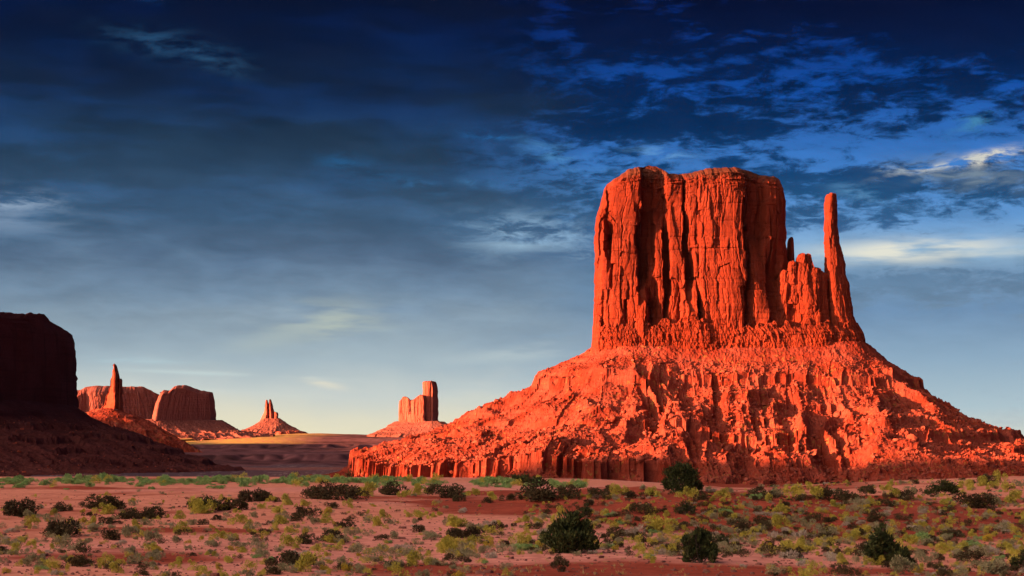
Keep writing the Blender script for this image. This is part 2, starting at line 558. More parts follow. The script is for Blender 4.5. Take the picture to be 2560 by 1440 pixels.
ang_f = np.radians(np.linspace(-17.5, 17.5, 820))
ang = np.concatenate([np.radians(np.linspace(-180, -18.5, 70)), ang_f, np.radians(np.linspace(18.5, 179, 68))])
rad = np.concatenate([[0.6, 4, 12, 25, 40, 52], np.geomspace(60, 330, 520), np.geomspace(336, 2200, 90), np.linspace(2230, 3100, 110),
                      np.linspace(3110, 4700, 200), np.geomspace(4720, 6300, 90), np.geomspace(6400, 13500, 40)])
RR, AA = np.meshgrid(rad, ang, indexing='ij')
GX, GY = RR * np.sin(AA), RR * np.cos(AA)
GZ = ground_z(GX, GY)
co = np.stack([GX, GY, GZ], -1).reshape(-1, 3)
fa = grid_faces(len(rad), len(ang), wrap=True)


def ground_mat():
    m = bpy.data.materials.new("desert_ground")
    m.use_nodes = True
    t = m.node_tree
    t.nodes.clear()
    g = G(t)
    at = g.n('ShaderNodeAttribute', attribute_name='soil')
    pos = g.n('ShaderNodeTexCoord').outputs['Object']
    n1 = g.noise(pos, 1.1, 6, 0.65)
    n2 = g.noise(pos, 6.0, 4, 0.7)
    n3 = g.noise(pos, 0.06, 4, 0.6)
    col = g.mix(g.smooth(n1, 0.35, 0.70), g.mix(1.0, at.outputs['Color'], (0.72, 0.66, 0.64), 'MULTIPLY'), at.outputs['Color'])
    col = g.mix(g.m('MULTIPLY', g.smooth(n2, 0.60, 0.72), 0.45), col, g.mix(1.0, col, (0.45, 0.40, 0.40), 'MULTIPLY'))
    col = g.mix(g.m('MULTIPLY', g.smooth(n2, 0.40, 0.30), 0.25), col, g.mix(0.4, col, (0.7, 0.5, 0.42)))
    # low scrub on the far benches shows as yellow-green flecks
    sp = g.noise(pos, 0.11, 4, 0.75)
    col = g.mix(g.m('MULTIPLY', g.smooth(sp, 0.47, 0.56), at.outputs['Alpha']), col, (0.34, 0.30, 0.06))
    # pale stones and dark cobbles of the stony plain
    st = g.noise(pos, 0.16, 3, 0.8)
    plain = g.smooth(at.outputs['Alpha'], -0.9, -1.0)
    b = g.n('ShaderNodeBsdfPrincipled')
    g.l(col, b.inputs['Base Color'])
    b.inputs['Roughness'].default_value = 0.97
    b.inputs['Specular IOR Level'].default_value = 0.05
    bn = g.n('ShaderNodeBump')
    bn.inputs['Strength'].default_value = 0.7
    bn.inputs['Distance'].default_value = 0.12
    g.l(g.m('ADD', n1, g.m('MULTIPLY', n2, 0.35)), bn.inputs['Height'])
    g.l(bn.outputs[0], b.inputs['Normal'])
    o = g.n('ShaderNodeOutputMaterial')
    g.l(b.outputs[0], o.inputs[0])
    return m


M_GROUND = ground_mat()
me = new_mesh("ground", co, fa, M_GROUND, smooth=True)
# soil types (what the ground is made of): pink dune sand, red clay, stony grey plain, far scrub benches; the benches' shaded right end is coloured in too
x, y = co[:, 0], co[:, 1]
sand = np.array([0.70, 0.29, 0.20])
red = np.array([0.33, 0.072, 0.043])
rose = np.array([0.72, 0.31, 0.245])
stony = np.array(GRAVEL)
clay = np.array([0.22, 0.085, 0.07])
scrub = np.array([0.42, 0.22, 0.10])
PX = CX + F * x / np.maximum(y, 1)
PY = HY - F * co[:, 2] / np.maximum(y, 1)
rm = 0.55 * fbm(x / 17, y / 13, 51, 4) + 0.25 * fbm(x / 5, y / 4, 55, 3)
for (cx_, cy_, sx_, sy_, a_) in [(4, 165, 16, 26, .75), (18, 150, 12, 22, .6), (26, 140, 14, 20, .5), (34, 135, 10, 14, .4), (-19, 118, 6, 9, .5),
                                 (-17, 90, 7, 9, .55), (14, 80, 12, 9, .45), (2, 82, 10, 8, .15), (-38, 210, 12, 18, .35), (24, 168, 18, 16, .4), (34, 165, 22, 40, .35), (20, 130, 20, 16, .3), (-5, 86, 6, 8, .2),
                                 (0, 235, 60, 22, -.5), (20, 250, 14, 20, -.5), (-12, 130, 12, 26, -.35)]:
    rm = rm + a_ * np.exp(-((x - cx_) / sx_) ** 2 - ((y - cy_) / sy_) ** 2)
rmask = sstep(rm, 0.02, 0.40)[:, None]
sandc = sand + (rose - sand) * sstep(fbm(x / 30, y / 30, 61, 3), -0.2, 0.5)[:, None]
c = sandc * (1 - rmask) + red * rmask
dropm = sstep(y, 300, 420)[:, None]
floorc = stony + (clay - stony) * np.clip(sstep(fbm(x / 200, y / 200, 71, 4), 0.05, 0.4) * 0.8 + sstep(x, -420, -100) * 0.5, 0, 1)[:, None]
stn = sstep(fbm(x / 5.0, y / 5.0, 75, 3), 0.25, 0.5)[:, None]
floorc = floorc * (1 - 0.55 * stn) + np.array([0.30, 0.24, 0.24]) * 0.55 * stn
rb = (sstep(x, -180, -60) * (1 - sstep(y, 2300, 2700)))[:, None]
floorc = floorc * (1 - rb) + np.array([0.27, 0.06, 0.036]) * rb
top = sstep(y, 4150, 4500)[:, None]
ledge = np.array([0.115, 0.050, 0.055]) * (1 + 0.9 * fbm(x / 200, y / 30, 78, 4) + 0.5 * fbm(x / 14, y / 14, 79, 2))[:, None]
floorc = floorc * (1 - sstep(y, 2550, 2680)[:, None]) + ledge * sstep(y, 2550, 2680)[:, None]
floorc = floorc * (1 - top) + scrub * top
shr = sstep(x, -620, -430)[:, None]  # right end of the scrub bench, darkened by colour to stand for shade
floorc = floorc * (1 - top * shr) + ledge * 1.25 * top * shr
c = c * (1 - dropm) + floorc * dropm
col4 = np.concatenate([c, top * (1 - shr) * 0.85 * dropm], 1).astype(np.float32)
at = me.attributes.new('soil', 'FLOAT_COLOR', 'POINT')
at.data.foreach_set('color', col4.ravel())
ground = link("ground", me)
ground['kind'] = 'structure'


# ------------------------------------------------------------------ cliffs
def chaikin(p, n=2):
    p = np.asarray(p, float)
    for _ in range(n):
        q = p[:-1] * 0.75 + p[1:] * 0.25
        r = p[:-1] * 0.25 + p[1:] * 0.75
        mid = np.empty((len(q) * 2, 2))
        mid[0::2], mid[1::2] = q, r
        p = np.vstack([p[:1], mid, p[-1:]])
    return p


def resample(p, n):
    d = np.concatenate([[0], np.cumsum(np.hypot(*(p[1:] - p[:-1]).T))])
    t = np.linspace(0, d[-1], n)
    return np.stack([np.interp(t, d, p[:, 0]), np.interp(t, d, p[:, 1])], 1)


def cliff(name, parent, Y, left, right, top, bot, depth, plan, relief, mat, nf, nv, slope=0.0, pref=None, rim=8.0, capn=6, loc=(0, 0, 0), smoothn=2, back=0.8, skyn=0.0):
    """a free-standing rock wall. left/right: (py, px) silhouettes, top: (px, py) skyline, plan: front outline (t,q)"""
    left = sorted(left)
    right = sorted(right)
    L = lambda v: np.interp(v, [a for a, b in left], [b for a, b in left]) + 0.7 * skyn * fbm(v / 11.0, v * 0 + .9, 193, 3)
    R = lambda v: np.interp(v, [a for a, b in right], [b for a, b in right]) + 0.7 * skyn * fbm(v / 11.0, v * 0 + .1, 194, 3)
    T = lambda u: np.interp(u, [a for a, b in top], [b for a, b in top]) + skyn * fbm(u / 7.0, u * 0 + .3, 191, 3)
    hw = 0.5 * (np.mean([b for a, b in right]) - np.mean([b for a, b in left]))
    pl = chaikin(plan, smoothn)
    sc = np.array([hw, depth])
    fr = resample(pl * sc, nf) / sc
    bk = np.array([[1, 0], [.96, -.7], [.8, -1], [-.8, -1], [-.96, -.7], [-1, 0]], float)
    bk[:, 1] *= back
    bk[0, 1] = pl[-1, 1] * 0 + min(0, pl[-1, 1])
    bk[-1, 1] = min(0, pl[0, 1])
    bk = resample(chaikin(bk, 1) * sc, max(12, nf // 6))[1:-1] / sc
    P = np.vstack([fr, bk])
    n = len(P)
    Ppx = P * sc
    tang = np.roll(Ppx, -1, 0) - np.roll(Ppx, 1, 0)
    tang /= np.maximum(np.hypot(tang[:, 0], tang[:, 1]), 1e-9)[:, None]
    nx, nq = -tang[:, 1], tang[:, 0]           # outward in (px, q) space; front has nq>0
    s = np.concatenate([[0], np.cumsum(np.hypot(*(Ppx[1:] - Ppx[:-1]).T))])
    t = (P[:, 0] + 1) / 2
    if pref is None:
        pref = 0.5 * (left[-1][1] + right[-1][1])
    rows = []
    vs = np.linspace(0, 1, nv)
    px = L(bot) + (R(bot) - L(bot)) * t
    VX = []
    for v in vs:
        p = px.copy()
        for _ in range(5):
            py = bot - v * (bot - (T(p) + rim))
            p = 0.5 * p + 0.5 * (L(py) + (R(py) - L(py)) * t)
        py = bot - v * (bot - (T(p) + rim))
        px = p
        rows.append((p, py, np.ones(n)))
    lp = rows[-1][0]
    for i in range(1, capn + 1):
        mlt = 1 - i / capn
        p = L(T(lp)) + (R(T(lp)) - L(T(lp))) * t
        p = lp + (p - lp) * min(1, 2 * (1 - mlt))
        py = T(p) + rim * mlt ** 1.6
        rows.append((p, py, np.full(n, max(mlt, 0.0))))
    PXm = np.array([r[0] for r in rows])
    PYm = np.array([r[1] for r in rows])
    Mm = np.array([r[2] for r in rows])
    S = np.broadcast_to(s, PXm.shape)
    D = relief(PXm, PYm, S + left[0][1])
    D = D * (1 - 0.7 * nx[None, :] ** 2)       # side walls keep closer to the measured outline
    D = D * (0.15 + 0.85 * Mm) * np.where(Mm < 0.02, 0, 1)
    yc = Y + slope * (PXm - pref) * Y / F
    kk = yc / F
    X = (PXm - CX) * kk + nx[None, :] * D * kk
    Yw = yc - (P[None, :, 1] * depth * Mm + nq[None, :] * D) * kk
    Z = (HY - PYm) * kk
    co = np.stack([X - loc[0], Yw - loc[1], Z - loc[2]], -1).reshape(-1, 3)
    me = new_mesh(name, co, grid_faces(len(rows), n, wrap=True), mat)
    return link(name, me, parent)


def rough(a1=6, a2=2.5, a3=0.8, w=34, h=190, strata=0.8, seed=1, base=None, clear=None):
    def fn(px, py, s):
        d = a1 * facets(s, py, w, h, seed, .2, .3, True) + a2 * facets(s, py, w * 0.37, h * 0.38, seed + 1, .2, .3, True) + a3 * facets(s, py, w * 0.15, h * 0.12, seed + 2, .2, .3, True)
        d = d + strata * fbm(s / 90, py / 3.2, seed + 5, 3) + 0.5 * a3 * fbm(s / 4, py / 5, seed + 6, 3)
        if base is not None:
            d = d + base(px, py, s)
        return d
    return fn


def keyed(levels):
    ys = [l[0] for l in levels]
    allx = np.arange(1470, 2200, 1.0)
    tab = np.array([np.interp(allx, [a for a, b in l[1]], [b for a, b in l[1]]) for l in levels])

    def fn(px, py, s):
        wob = 4.0 * fbm(py / 90, px / 45, 301, 2) + 9.0 * (worley(px / 34, py / 48, 302, True)[2] - .5) + 3.0 * (worley(px / 14, py / 20, 303, True)[2] - .5)
        xi = np.clip(np.round(px + wob - 1470).astype(int), 0, len(allx) - 1)
        pos = np.interp(py + 10 * fbm(px / 25, py / 60, 305, 2), ys, np.arange(len(ys)))
        i = np.clip(np.floor(pos).astype(int), 0, len(ys) - 2)
        f = pos - i
        return tab[i, xi] * (1 - f) + tab[i + 1, xi] * f
    return fn


# ---- the great mitten butte
YB = 1900.0
KB = YB / F
mb_loc = ((1825 - CX) * KB, YB, -32.0)
mitten = thing("sandstone_butte", "huge sunlit red butte with sheer fluted walls and a thin thumb spire", "butte", mb_loc, "sandstone buttes")

main_levels = [
    (430, [(1490, 0), (1530, 18), (1570, 22), (1594, 26), (1603, -20), (1650, -20), (1662, 3), (1695, 6), (1700, -8), (1707, 8), (1733, 12), (1738, 4), (1748, 26), (1800, 34), (1846, 26), (1856, -8), (1905, -10), (1914, 6), (1940, 8), (1965, 0)]),
    (520, [(1490, 6), (1512, 12), (1535, 20), (1596, 28), (1602, -22), (1650, -20), (1660, 2), (1697, 6), (1703, -10), (1709, 8), (1735, 12), (1739, 6), (1744, 24), (1775, 32), (1800, 26), (1846, 27), (1856, -10), (1905, -12), (1914, 4), (1936, 6), (1941, -6), (1947, 4), (1965, 0)]),
    (600, [(1490, 10), (1512, 16), (1516, -16), (1528, -18), (1532, 18), (1584, 26), (1590, -24), (1625, -22), (1634, 0), (1650, 2), (1655, -20), (1662, -20), (1668, 6), (1698, 9), (1703, -14), (1713, -14), (1717, 8), (1735, 10), (1741, 22), (1780, 32), (1786, 25), (1846, 28), (1857, -12), (1896, -14), (1904, 4), (1918, 6), (1921, -10), (1926, 4), (1965, 0)]),
    (700, [(1490, 12), (1520, 16), (1524, 3), (1530, 22), (1586, 27), (1594, -22), (1608, -20), (1616, 2), (1648, 6), (1655, -20), (1666, -18), (1672, 8), (1700, 12), (1707, -18), (1722, -16), (1728, 8), (1737, 10), (1742, 26), (1800, 36), (1850, 34), (1859, -8), (1863, 10), (1880, 16), (1905, 10), (1912, -16), (1946, -14), (1955, 0)]),
    (780, [(1490, 14), (1510, 20), (1514, 8), (1520, 26), (1556, 31), (1562, 12), (1567, 28), (1608, 34), (1616, -16), (1634, -14), (1640, 8), (1650, 8), (1655, -14), (1664, -4), (1668, 10), (1682, 10), (1689, 0), (1697, 34), (1716, 44), (1735, 40), (1741, -10), (1747, 18), (1753, 30), (1800, 38), (1848, 34), (1856, -6), (1867, 8), (1873, 24), (1908, 26), (1915, -10), (1942, -10), (1950, 10), (1965, 12)]),
    (840, [(1490, 18), (1520, 24), (1560, 30), (1612, 32), (1620, 4), (1640, 10), (1690, 12), (1700, 30), (1736, 36), (1742, 6), (1750, 30), (1850, 34), (1858, 8), (1900, 26), (1965, 22)]),
]
kf = keyed(main_levels)


def main_relief(px, py, s):
    d = kf(px, py, s)
    d = np.where(d < 0, 2.0 * d, 0.9 * d)
    upper = sstep(py, 500, 450)              # thin ragged ledges under the rim
    d = d + 4.5 * slabs(s, py, 40, 11, lean=.2, ck=.5) + 8.0 * facets(s, py, 40, 130, 19, .1, .25, True) + 4.6 * facets(s, py, 17, 60, 23, .25, .25, True) * sstep(fbm(s / 60, py / 70, 24, 2), -.2, .15) + 2.2 * slabs(s, py, 15, 12, lean=.25, ck=.8) * sstep(fbm(s / 50, py / 90, 20, 2), .05, .3) + 1.2 * facets(s, py, 7, 22, 13, .2, .3, True) + 1.2 * fbm(s / 40, py / 60, 14, 2)
    for i_, pb in enumerate((492, 523, 561, 604, 633, 668, 697, 731, 752, 786, 803)):
        lv = pb + 5 * fbm(s / 120, s * 0 + i_, 25, 2)
        d = d - 1.8 * np.exp(-((py - lv) / 1.3) ** 2) * sstep(fbm(s / 45, s * 0 + 3.1 * i_, 26, 2), -.05, .3)
    d = d + 0.6 * fbm(s / 80, py / 3.0, 15, 3) + 0.3 * fbm(s / 3, py / 4, 16, 3)
    d = d + upper * (6.0 * fbm(s / 30, py / 4.0, 17, 3) + 5.0 * facets(s, py, 9, 6, 18, .2, .6))
    d = d - 9.0 * sstep(py, 470, 425)
    return d


cliff("main_cliff", mitten, YB,
      [(400, 1512), (470, 1511), (512, 1505), (545, 1492), (600, 1490), (780, 1490), (900, 1486)],
      [(400, 1950), (442, 1950), (470, 1957), (500, 1963), (590, 1964), (640, 1967), (700, 1975), (760, 1985), (900, 1990)],
      [(1480, 480), (1510, 474), (1518, 462), (1530, 452), (1548, 440), (1568, 425), (1585, 420), (1620, 416), (1640, 417), (1664, 429), (1668, 434),
       (1690, 435), (1716, 433), (1740, 430), (1768, 422), (1800, 420), (1842, 420), (1872, 427), (1884, 434), (1912, 440), (1938, 441), (1950, 452), (1957, 470), (1990, 500)],
      905, 72, [(-1, 0), (-.985, .55), (-.93, .86), (-.7, .97), (0, 1), (.6, .98), (.86, .82), (.97, .5), (1, 0)],
      main_relief, M_CLIFF, 700, 420, rim=24, capn=14, loc=mb_loc, skyn=3.0)

# lower shoulder between wall and thumb
shoulder_levels = [
    (600, [(1940, 0), (2080, 0)]),
    (690, [(1940, -6), (1952, 6), (1975, 10), (1981, -12), (1988, -12), (1994, 10), (2012, 12), (2022, 4), (2030, 12), (2058, 8), (2066, -10), (2085, -12)]),
    (760, [(1940, -4), (1950, 8), (1962, 12), (1968, -12), (1984, -14), (1992, 6), (2010, 20), (2030, 22), (2034, 10), (2058, 12), (2066, -16), (2085, -12)]),
    (860, [(1940, 2), (1956, 14), (1975, 6), (1988, 16), (2014, 26), (2036, 24), (2058, 14), (2068, -10), (2085, -6)]),
]
sk = keyed(shoulder_levels)
cliff("shoulder_cliff", mitten, YB - 5,
      [(590, 1966), (640, 1952), (690, 1946), (900, 1940)],
      [(590, 2050), (660, 2062), (700, 2072), (900, 2084)],
      [(1930, 706), (1946, 692), (1954, 680), (1964, 674), (1972, 668), (1976, 652), (1989, 654), (1992, 660), (1997, 636), (2003, 632), (2006, 640), (2017, 634), (2021, 646), (2024, 668), (2038, 668), (2044, 676), (2058, 680), (2066, 690), (2090, 704)],
      905, 62, [(-1, 0.2), (-.9, .8), (-.5, 1), (.4, .95), (.9, .7), (1, .2)],
      rough(7, 3, 1.0, 24, 90, .8, 31, base=lambda px, py, s: 0.9 * sk(px, py, s)), M_CLIFF, 260, 220, rim=7, capn=6, loc=mb_loc, skyn=3.0)
# dark pinnacle hiding behind the shoulder
cliff("pinnacle", mitten, YB + 20, [(590, 1973), (640, 1966), (800, 1955)], [(590, 1981), (610, 1984), (640, 1985), (800, 1992)],
      [(1960, 610), (1972, 596), (1978, 592), (1984, 600), (1990, 640)], 800, 30, [(-1, .2), (-.6, 1), (.6, .8), (1, .1)],
      rough(3, 2, 1, 12, 60, 0.6, 37), M_CLIFF, 40, 80, rim=4, capn=3, loc=mb_loc)
# the thumb
cliff("thumb_spire", mitten, YB - 15,
      [(480, 2068), (492, 2065), (520, 2063), (680, 2062), (700, 2066), (800, 2070), (910, 2072)],
      [(480, 2088), (490, 2092), (540, 2093), (590, 2095), (615, 2100), (640, 2107), (660, 2113), (694, 2115), (705, 2122), (750, 2128), (790, 2135), (830, 2150), (910, 2168)],
      [(2055, 492), (2066, 488), (2075, 484), (2088, 483), (2093, 488), (2130, 500)],
      910, 34, [(-1, -.2), (-.93, .7), (-.6, 1.0), (-.10, .95), (.10, .88), (.98, .36), (1, -.4)],
      rough(3.4, 1.9, .6, 15, 58, 0.7, 41), M_CLIFF, 150, 330, rim=5, capn=4, loc=mb_loc, smoothn=1, skyn=2.5)
for (l_, r_, tp_, fl_, yo_, sd_) in [(1993, 2022, 634, 720, -20, 141), (1971, 1994, 652, 730, -24, 142), (2020, 2052, 668, 740, -26, 144), (1948, 1974, 674, 745, -22, 146)]:
    m_ = (l_ + r_) / 2
    cliff("pinnacle", mitten, YB + yo_, [(tp_, l_ + 2), (tp_ + 14, l_ - 1), (fl_, l_ - 4)], [(tp_, r_ - 2), (tp_ + 12, r_), (fl_, r_ + 5)],
          [(l_ - 6, tp_ + 12), (l_ + 1, tp_ + 4), (m_ - 3, tp_), (m_ + 4, tp_ + 2), (r_ - 1, tp_ + 5), (r_ + 6, tp_ + 16)], fl_ + 30, 16,
          [(-1, -.2), (-.8, .8), (.3, 1), (.7, .7), (1, -.2)], rough(3.0, 2.0, .8, 9, 30, 1.0, sd_), M_CLIFF, 60, 60, rim=3, capn=3, loc=mb_loc, smoothn=1, skyn=3.0)
# finely jointed ledge band under the walls
def band_relief(px, py, s):
    d = 5.0 * facets(s, py, 26, 60, 51, .1, .3, True) + (1.5 + 4.5 * sstep(fbm(s / 40, py / 40, 58, 2), -.2, .3)) * facets(s, py, 7.5, 18, 52, .2, .4, True) + 2.6 * facets(s, py, 3.4, 7, 53, .15, .4, True)
    d = d + 2.0 * fbm(s / 40, py / 3.5, 54, 3) + 6 * fbm(s / 60, py / 200, 55, 2)
    return d + 12 * sstep(py, 790, 860)


rngb = np.random.default_rng(5)
btop = [(u, 806 + 14 * float(fbm(np.array(u / 17.0), np.array(0.3), 57, 3)) * 2 + (u > 2100) * (u - 2100) * 0.25) for u in np.arange(1480, 2172, 3.0)]
btop[0] = (1480, 800)
btop[1] = (1484, 786)
btop[2] = (1490, 784)
btop[3] = (1500, 792)
cliff("ledge_band", mitten, YB - 4,
      [(780, 1485), (830, 1483), (915, 1486)], [(800, 2146), (826, 2152), (835, 2160), (880, 2166), (915, 2168)], btop,
      915, 92, [(-1, 0), (-.99, .6), (-.95, .86), (-.7, .97), (0, 1), (.6, .97), (.84, .78), (.97, .35), (1, -.1)],
      band_relief, M_CLIFF, 760, 120, rim=6, capn=6, loc=mb_loc)


# ------------------------------------------------------------------ talus slopes
def talus_height(P0, P1, r, prof, seed, gull=9.0, gw=22.0, rub=1.0, flute=5.0, cell=5.5, endr=45.0, band=None, ledge_h=3.0):
    P0, P1 = np.array(P0, float), np.array(P1, float)
    ax = P1 - P0
    ln = np.hypot(*ax)
    ax = ax / ln

    def fn(x, y):
        rx, ry = x - P0[0], y - P0[1]
        t = np.clip(rx * ax[0] + ry * ax[1], 0, ln)
        vx, vy = rx - t * ax[0], ry - t * ax[1]
        dd = np.hypot(vx, vy)
        d = np.maximum(dd - r, 0)
        phi = np.arctan2(vx, -vy)
        s = t + phi * endr
        grow = sstep(d, 0, 110)
        fl = flute * sstep(d, 8, 70) * (facets(s, d * 0.02, 10.0, 1.0, seed + 3) * 2 + fbm(s / 30, d * 0 + 0.2, seed + 4, 2) * 2.5)
        warp = 8 * fbm(x / 40, y / 40, seed + 8, 2)
        gl = ridged((s + warp) / gw, d / 170, seed, 3, 0.45)
        s2 = t + phi * ((band or 0.0) + r)
        if band:      # fluted lower cliff: narrow columns between dark alcoves, earth cones banked against its foot
            near = np.exp(-((d - band) / 22.0) ** 2)
            fl = fl + near * (17.0 * (slabs(s2, d * 0, 7.0, seed + 30) - .2) + 9.0 * fbm(s2 / 22, d * 0 + .4, seed + 31, 3))
        z = prof(d + fl, x, y)
        if band:
            cone = np.clip(ridged(s2 / 34, d * 0 + .7, seed + 32, 2), 0, 1)
            z = np.where(d + fl > band, np.maximum(z, -37 + 20 * cone * np.exp(-np.clip(d - band, 0, 99) / 20.0)), z)
        env = np.exp(-((d - 0.55 * 230) / 150) ** 2) * grow
        z = z + gull * env * (gl - 0.35)
        z = z + 0.45 * gull * env * (ridged((s + 1.5 * warp + d * .12) / (gw * .38), d / 70, seed + 17, 2) - .4)
        z = z + 0.35 * gull * grow * fbm(x / 34, y / 34, seed + 18, 3)
        # thin hard beds stand out as broken ledges
        q = z / 12.5 + 0.35 * fbm(x / 60, y / 60, seed + 20, 2)
        fr = q - np.floor(q)
        led = sstep(fbm(x / 70, y / 70 + z * 0.03, seed + 21, 3), -.05, .3) * sstep(d, 4, 20)
        z = z + ledge_h * led * (sstep(fr, .42, .58) - fr)
        f1, f2, ra, rb, ox, oy = worley(x / cell, y / cell, seed + 11)
        k1 = sstep(fbm(x / 28, y / 28, seed + 12, 3), -0.25, 0.35)
        z = z + rub * 2.4 * np.clip(0.55 - f1, 0, 1) * ra * (0.35 + k1) * (0.4 + 0.6 * grow)
        f1, f2, ra, rb, ox, oy = worley(x / (cell * .45), y / (cell * .45), seed + 13)
        z = z + rub * 2.2 * np.clip(0.55 - f1, 0, 1) * ra
        z = z + 1.5 * rub * fbm(x / 9, y / 9, seed + 14, 3)
        return z
    return fn


def sheet(name, parent, fn, xs, ys, mat, loc, floor=None):
    Yg, Xg = np.meshgrid(ys, xs, indexing='ij')
    Z = fn(Xg, Yg)
    co = np.stack([Xg - loc[0], Yg - loc[1], Z - loc[2]], -1).reshape(-1, 3)
    me = new_mesh(name, co, grid_faces(len(ys), len(xs)), mat)
    return link(name, me, parent)


dl = np.array([0, 45, 100, 146, 150, 156, 200, 300, 352, 357, 364, 400, 490, 588, 592, 600, 655, 800, 1200]) * KB
zl = np.array([98, 85, 75.5, 68.5, 64, 58.5, 45.5, 24.5, 19.5, 15, 14.5, 9.5, -1, -12.5, -24, -29, -35, -39, -60])
dr = np.array([0, 50, 100, 118, 122, 130, 200, 300, 380, 388, 396, 480, 560, 640, 800, 1200]) * KB
zr = np.array([98, 80, 69, 65, 58, 55, 40, 23, 11.5, 5, 1, -12, -22, -30, -38, -60])


def mitten_prof(d, x, y):
    w = sstep(x + 14 * fbm(y / 40, x / 40, 77, 2), 110, 175)
    return np.interp(d, dl, zl) * (1 - w) + np.interp(d, dr, zr) * w


mit_h = talus_height((118, 1898), (312, 1898), 35, mitten_prof, 101, gull=17, gw=42, rub=1.25, flute=3.5, band=590 * KB)
xs = np.arange(-205, 575, 0.92)
ys = np.concatenate([np.arange(1470, 1500, 2.5), np.arange(1500, 1870, 0.9), np.arange(1871, 1960, 3.0), np.arange(1965, 2300, 14.0)])
sheet("talus_slope", mitten, mit_h, xs, ys, M_TALUS, mb_loc)

# ---- dark mesa on the far left
SY = 2250.0
sm_loc = (-575.0, 2050.0, -45.0)
senti = thing("dark_mesa", "near black shaded mesa with a flat top at the left edge", "mesa", sm_loc, "sandstone buttes")


def senti_relief(px, py, s):
    d = 5.0 * facets(s, py, 26, 200, 61) + 2.6 * facets(s, py, 10, 80, 62) + 1.0 * facets(s, py, 5, 20, 63)
    up = sstep(py, 870, 820)
    return d + (0.8 + 3.0 * up) * fbm(s / 60, py / 5.0, 65, 3) + up * 2.0 * facets(s, py, 14, 7, 66) - 14 * sstep(py, 850, 795)


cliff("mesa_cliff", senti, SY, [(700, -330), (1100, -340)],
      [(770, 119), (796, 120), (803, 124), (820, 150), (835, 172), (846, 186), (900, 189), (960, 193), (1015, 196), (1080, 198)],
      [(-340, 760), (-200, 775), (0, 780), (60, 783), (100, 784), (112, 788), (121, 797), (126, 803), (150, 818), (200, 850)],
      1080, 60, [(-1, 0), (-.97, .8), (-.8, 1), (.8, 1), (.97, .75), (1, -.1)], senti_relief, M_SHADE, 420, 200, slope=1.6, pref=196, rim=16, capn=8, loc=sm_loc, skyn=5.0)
ds = np.array([0, 40, 50, 90, 155, 165, 225, 300, 345, 480, 900]) * SY / F
zs = (1110 - np.array([1010, 1034, 1044, 1066, 1085, 1094, 1117, 1144, 1164, 1192, 1215])) * SY / F
sen_h = talus_height((-660, 1720), (-528, 2230), 20, lambda d, x, y: np.interp(d, ds, zs), 201, gull=5, gw=30, rub=.8, flute=4, cell=6, ledge_h=6.0)
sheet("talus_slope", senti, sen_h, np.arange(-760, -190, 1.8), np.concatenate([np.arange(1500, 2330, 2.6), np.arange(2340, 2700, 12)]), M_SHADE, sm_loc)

# ---- generic distant formations
def formation(label, name, Y, px_c, foot_py, parts, tal, group="sandstone buttes"):
    k = Y / F
    loc = ((px_c - CX) * k, Y, (HY - foot_py) * k)
    root = thing(name, label, "butte", loc, group)
    for (nm, lf, rt, tp, bot, dep, plan, rel, nf, nv, slope, rim, mat) in parts:
        cliff(nm, root, Y, lf, rt, tp, bot, dep, plan, rel, mat, nf, nv, slope=slope, rim=rim, capn=5, loc=loc, smoothn=1, skyn=1.6)
    if tal:
        (pa, pb, rr, dpx, dpy, seed, x0, x1, ext) = tal
        dm = np.array(dpx) * k
        zm = (HY - np.array(dpy)) * k
        slope = parts[0][10]
        ya = Y + slope * (pa - 0.5 * (pa + pb)) * k
        yb = Y + slope * (pb - 0.5 * (pa + pb)) * k
        h = talus_height(((pa - CX) * k, ya), ((pb - CX) * k, yb), rr * k, lambda d, x, y: np.interp(d, dm, zm), seed, gull=5 * k / .5, gw=34 * k / .6, rub=1.2, flute=2.5, cell=6 * k / .5, endr=60)
        xs = np.linspace((x0 - CX) * k, (x1 - CX) * k, 260)
        ys = np.concatenate([np.linspace(Y - ext * k, Y + 10 * k, 150), np.linspace(Y + 20 * k, Y + ext * k * .8, 20)])
        sheet("talus_slope", root, h, xs, ys, M_FART if Y > 4000 else M_TALUS, loc)
    return root


boxy = [(-1, -.1), (-.97, .8), (-.8, 1), (.75, 1), (.96, .7), (1, -.3)]
roundp = [(-1, -.2), (-.9, .6), (-.5, 1), (.2, .9), (.7, .2), (1, -.6)]

# two-fingered spire beside the dark mesa
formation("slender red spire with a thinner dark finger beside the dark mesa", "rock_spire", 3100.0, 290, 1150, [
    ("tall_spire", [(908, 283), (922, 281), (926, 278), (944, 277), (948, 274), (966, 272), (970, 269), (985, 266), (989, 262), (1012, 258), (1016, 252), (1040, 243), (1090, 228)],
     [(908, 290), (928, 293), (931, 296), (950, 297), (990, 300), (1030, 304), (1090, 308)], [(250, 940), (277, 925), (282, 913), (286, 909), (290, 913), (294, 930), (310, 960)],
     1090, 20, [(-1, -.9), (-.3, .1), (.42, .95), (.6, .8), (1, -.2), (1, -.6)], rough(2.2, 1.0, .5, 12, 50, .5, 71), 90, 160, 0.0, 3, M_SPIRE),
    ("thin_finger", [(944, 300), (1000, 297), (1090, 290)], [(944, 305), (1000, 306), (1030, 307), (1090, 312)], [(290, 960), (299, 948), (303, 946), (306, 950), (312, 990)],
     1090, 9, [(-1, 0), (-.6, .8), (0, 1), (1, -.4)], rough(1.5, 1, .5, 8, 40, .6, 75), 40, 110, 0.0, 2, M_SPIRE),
], (258, 277, 16, [0, 48, 82, 132, 188, 238, 323, 443, 723], [1022, 1042, 1058, 1088, 1118, 1142, 1172, 1186, 1200], 211, 130, 640, 300))

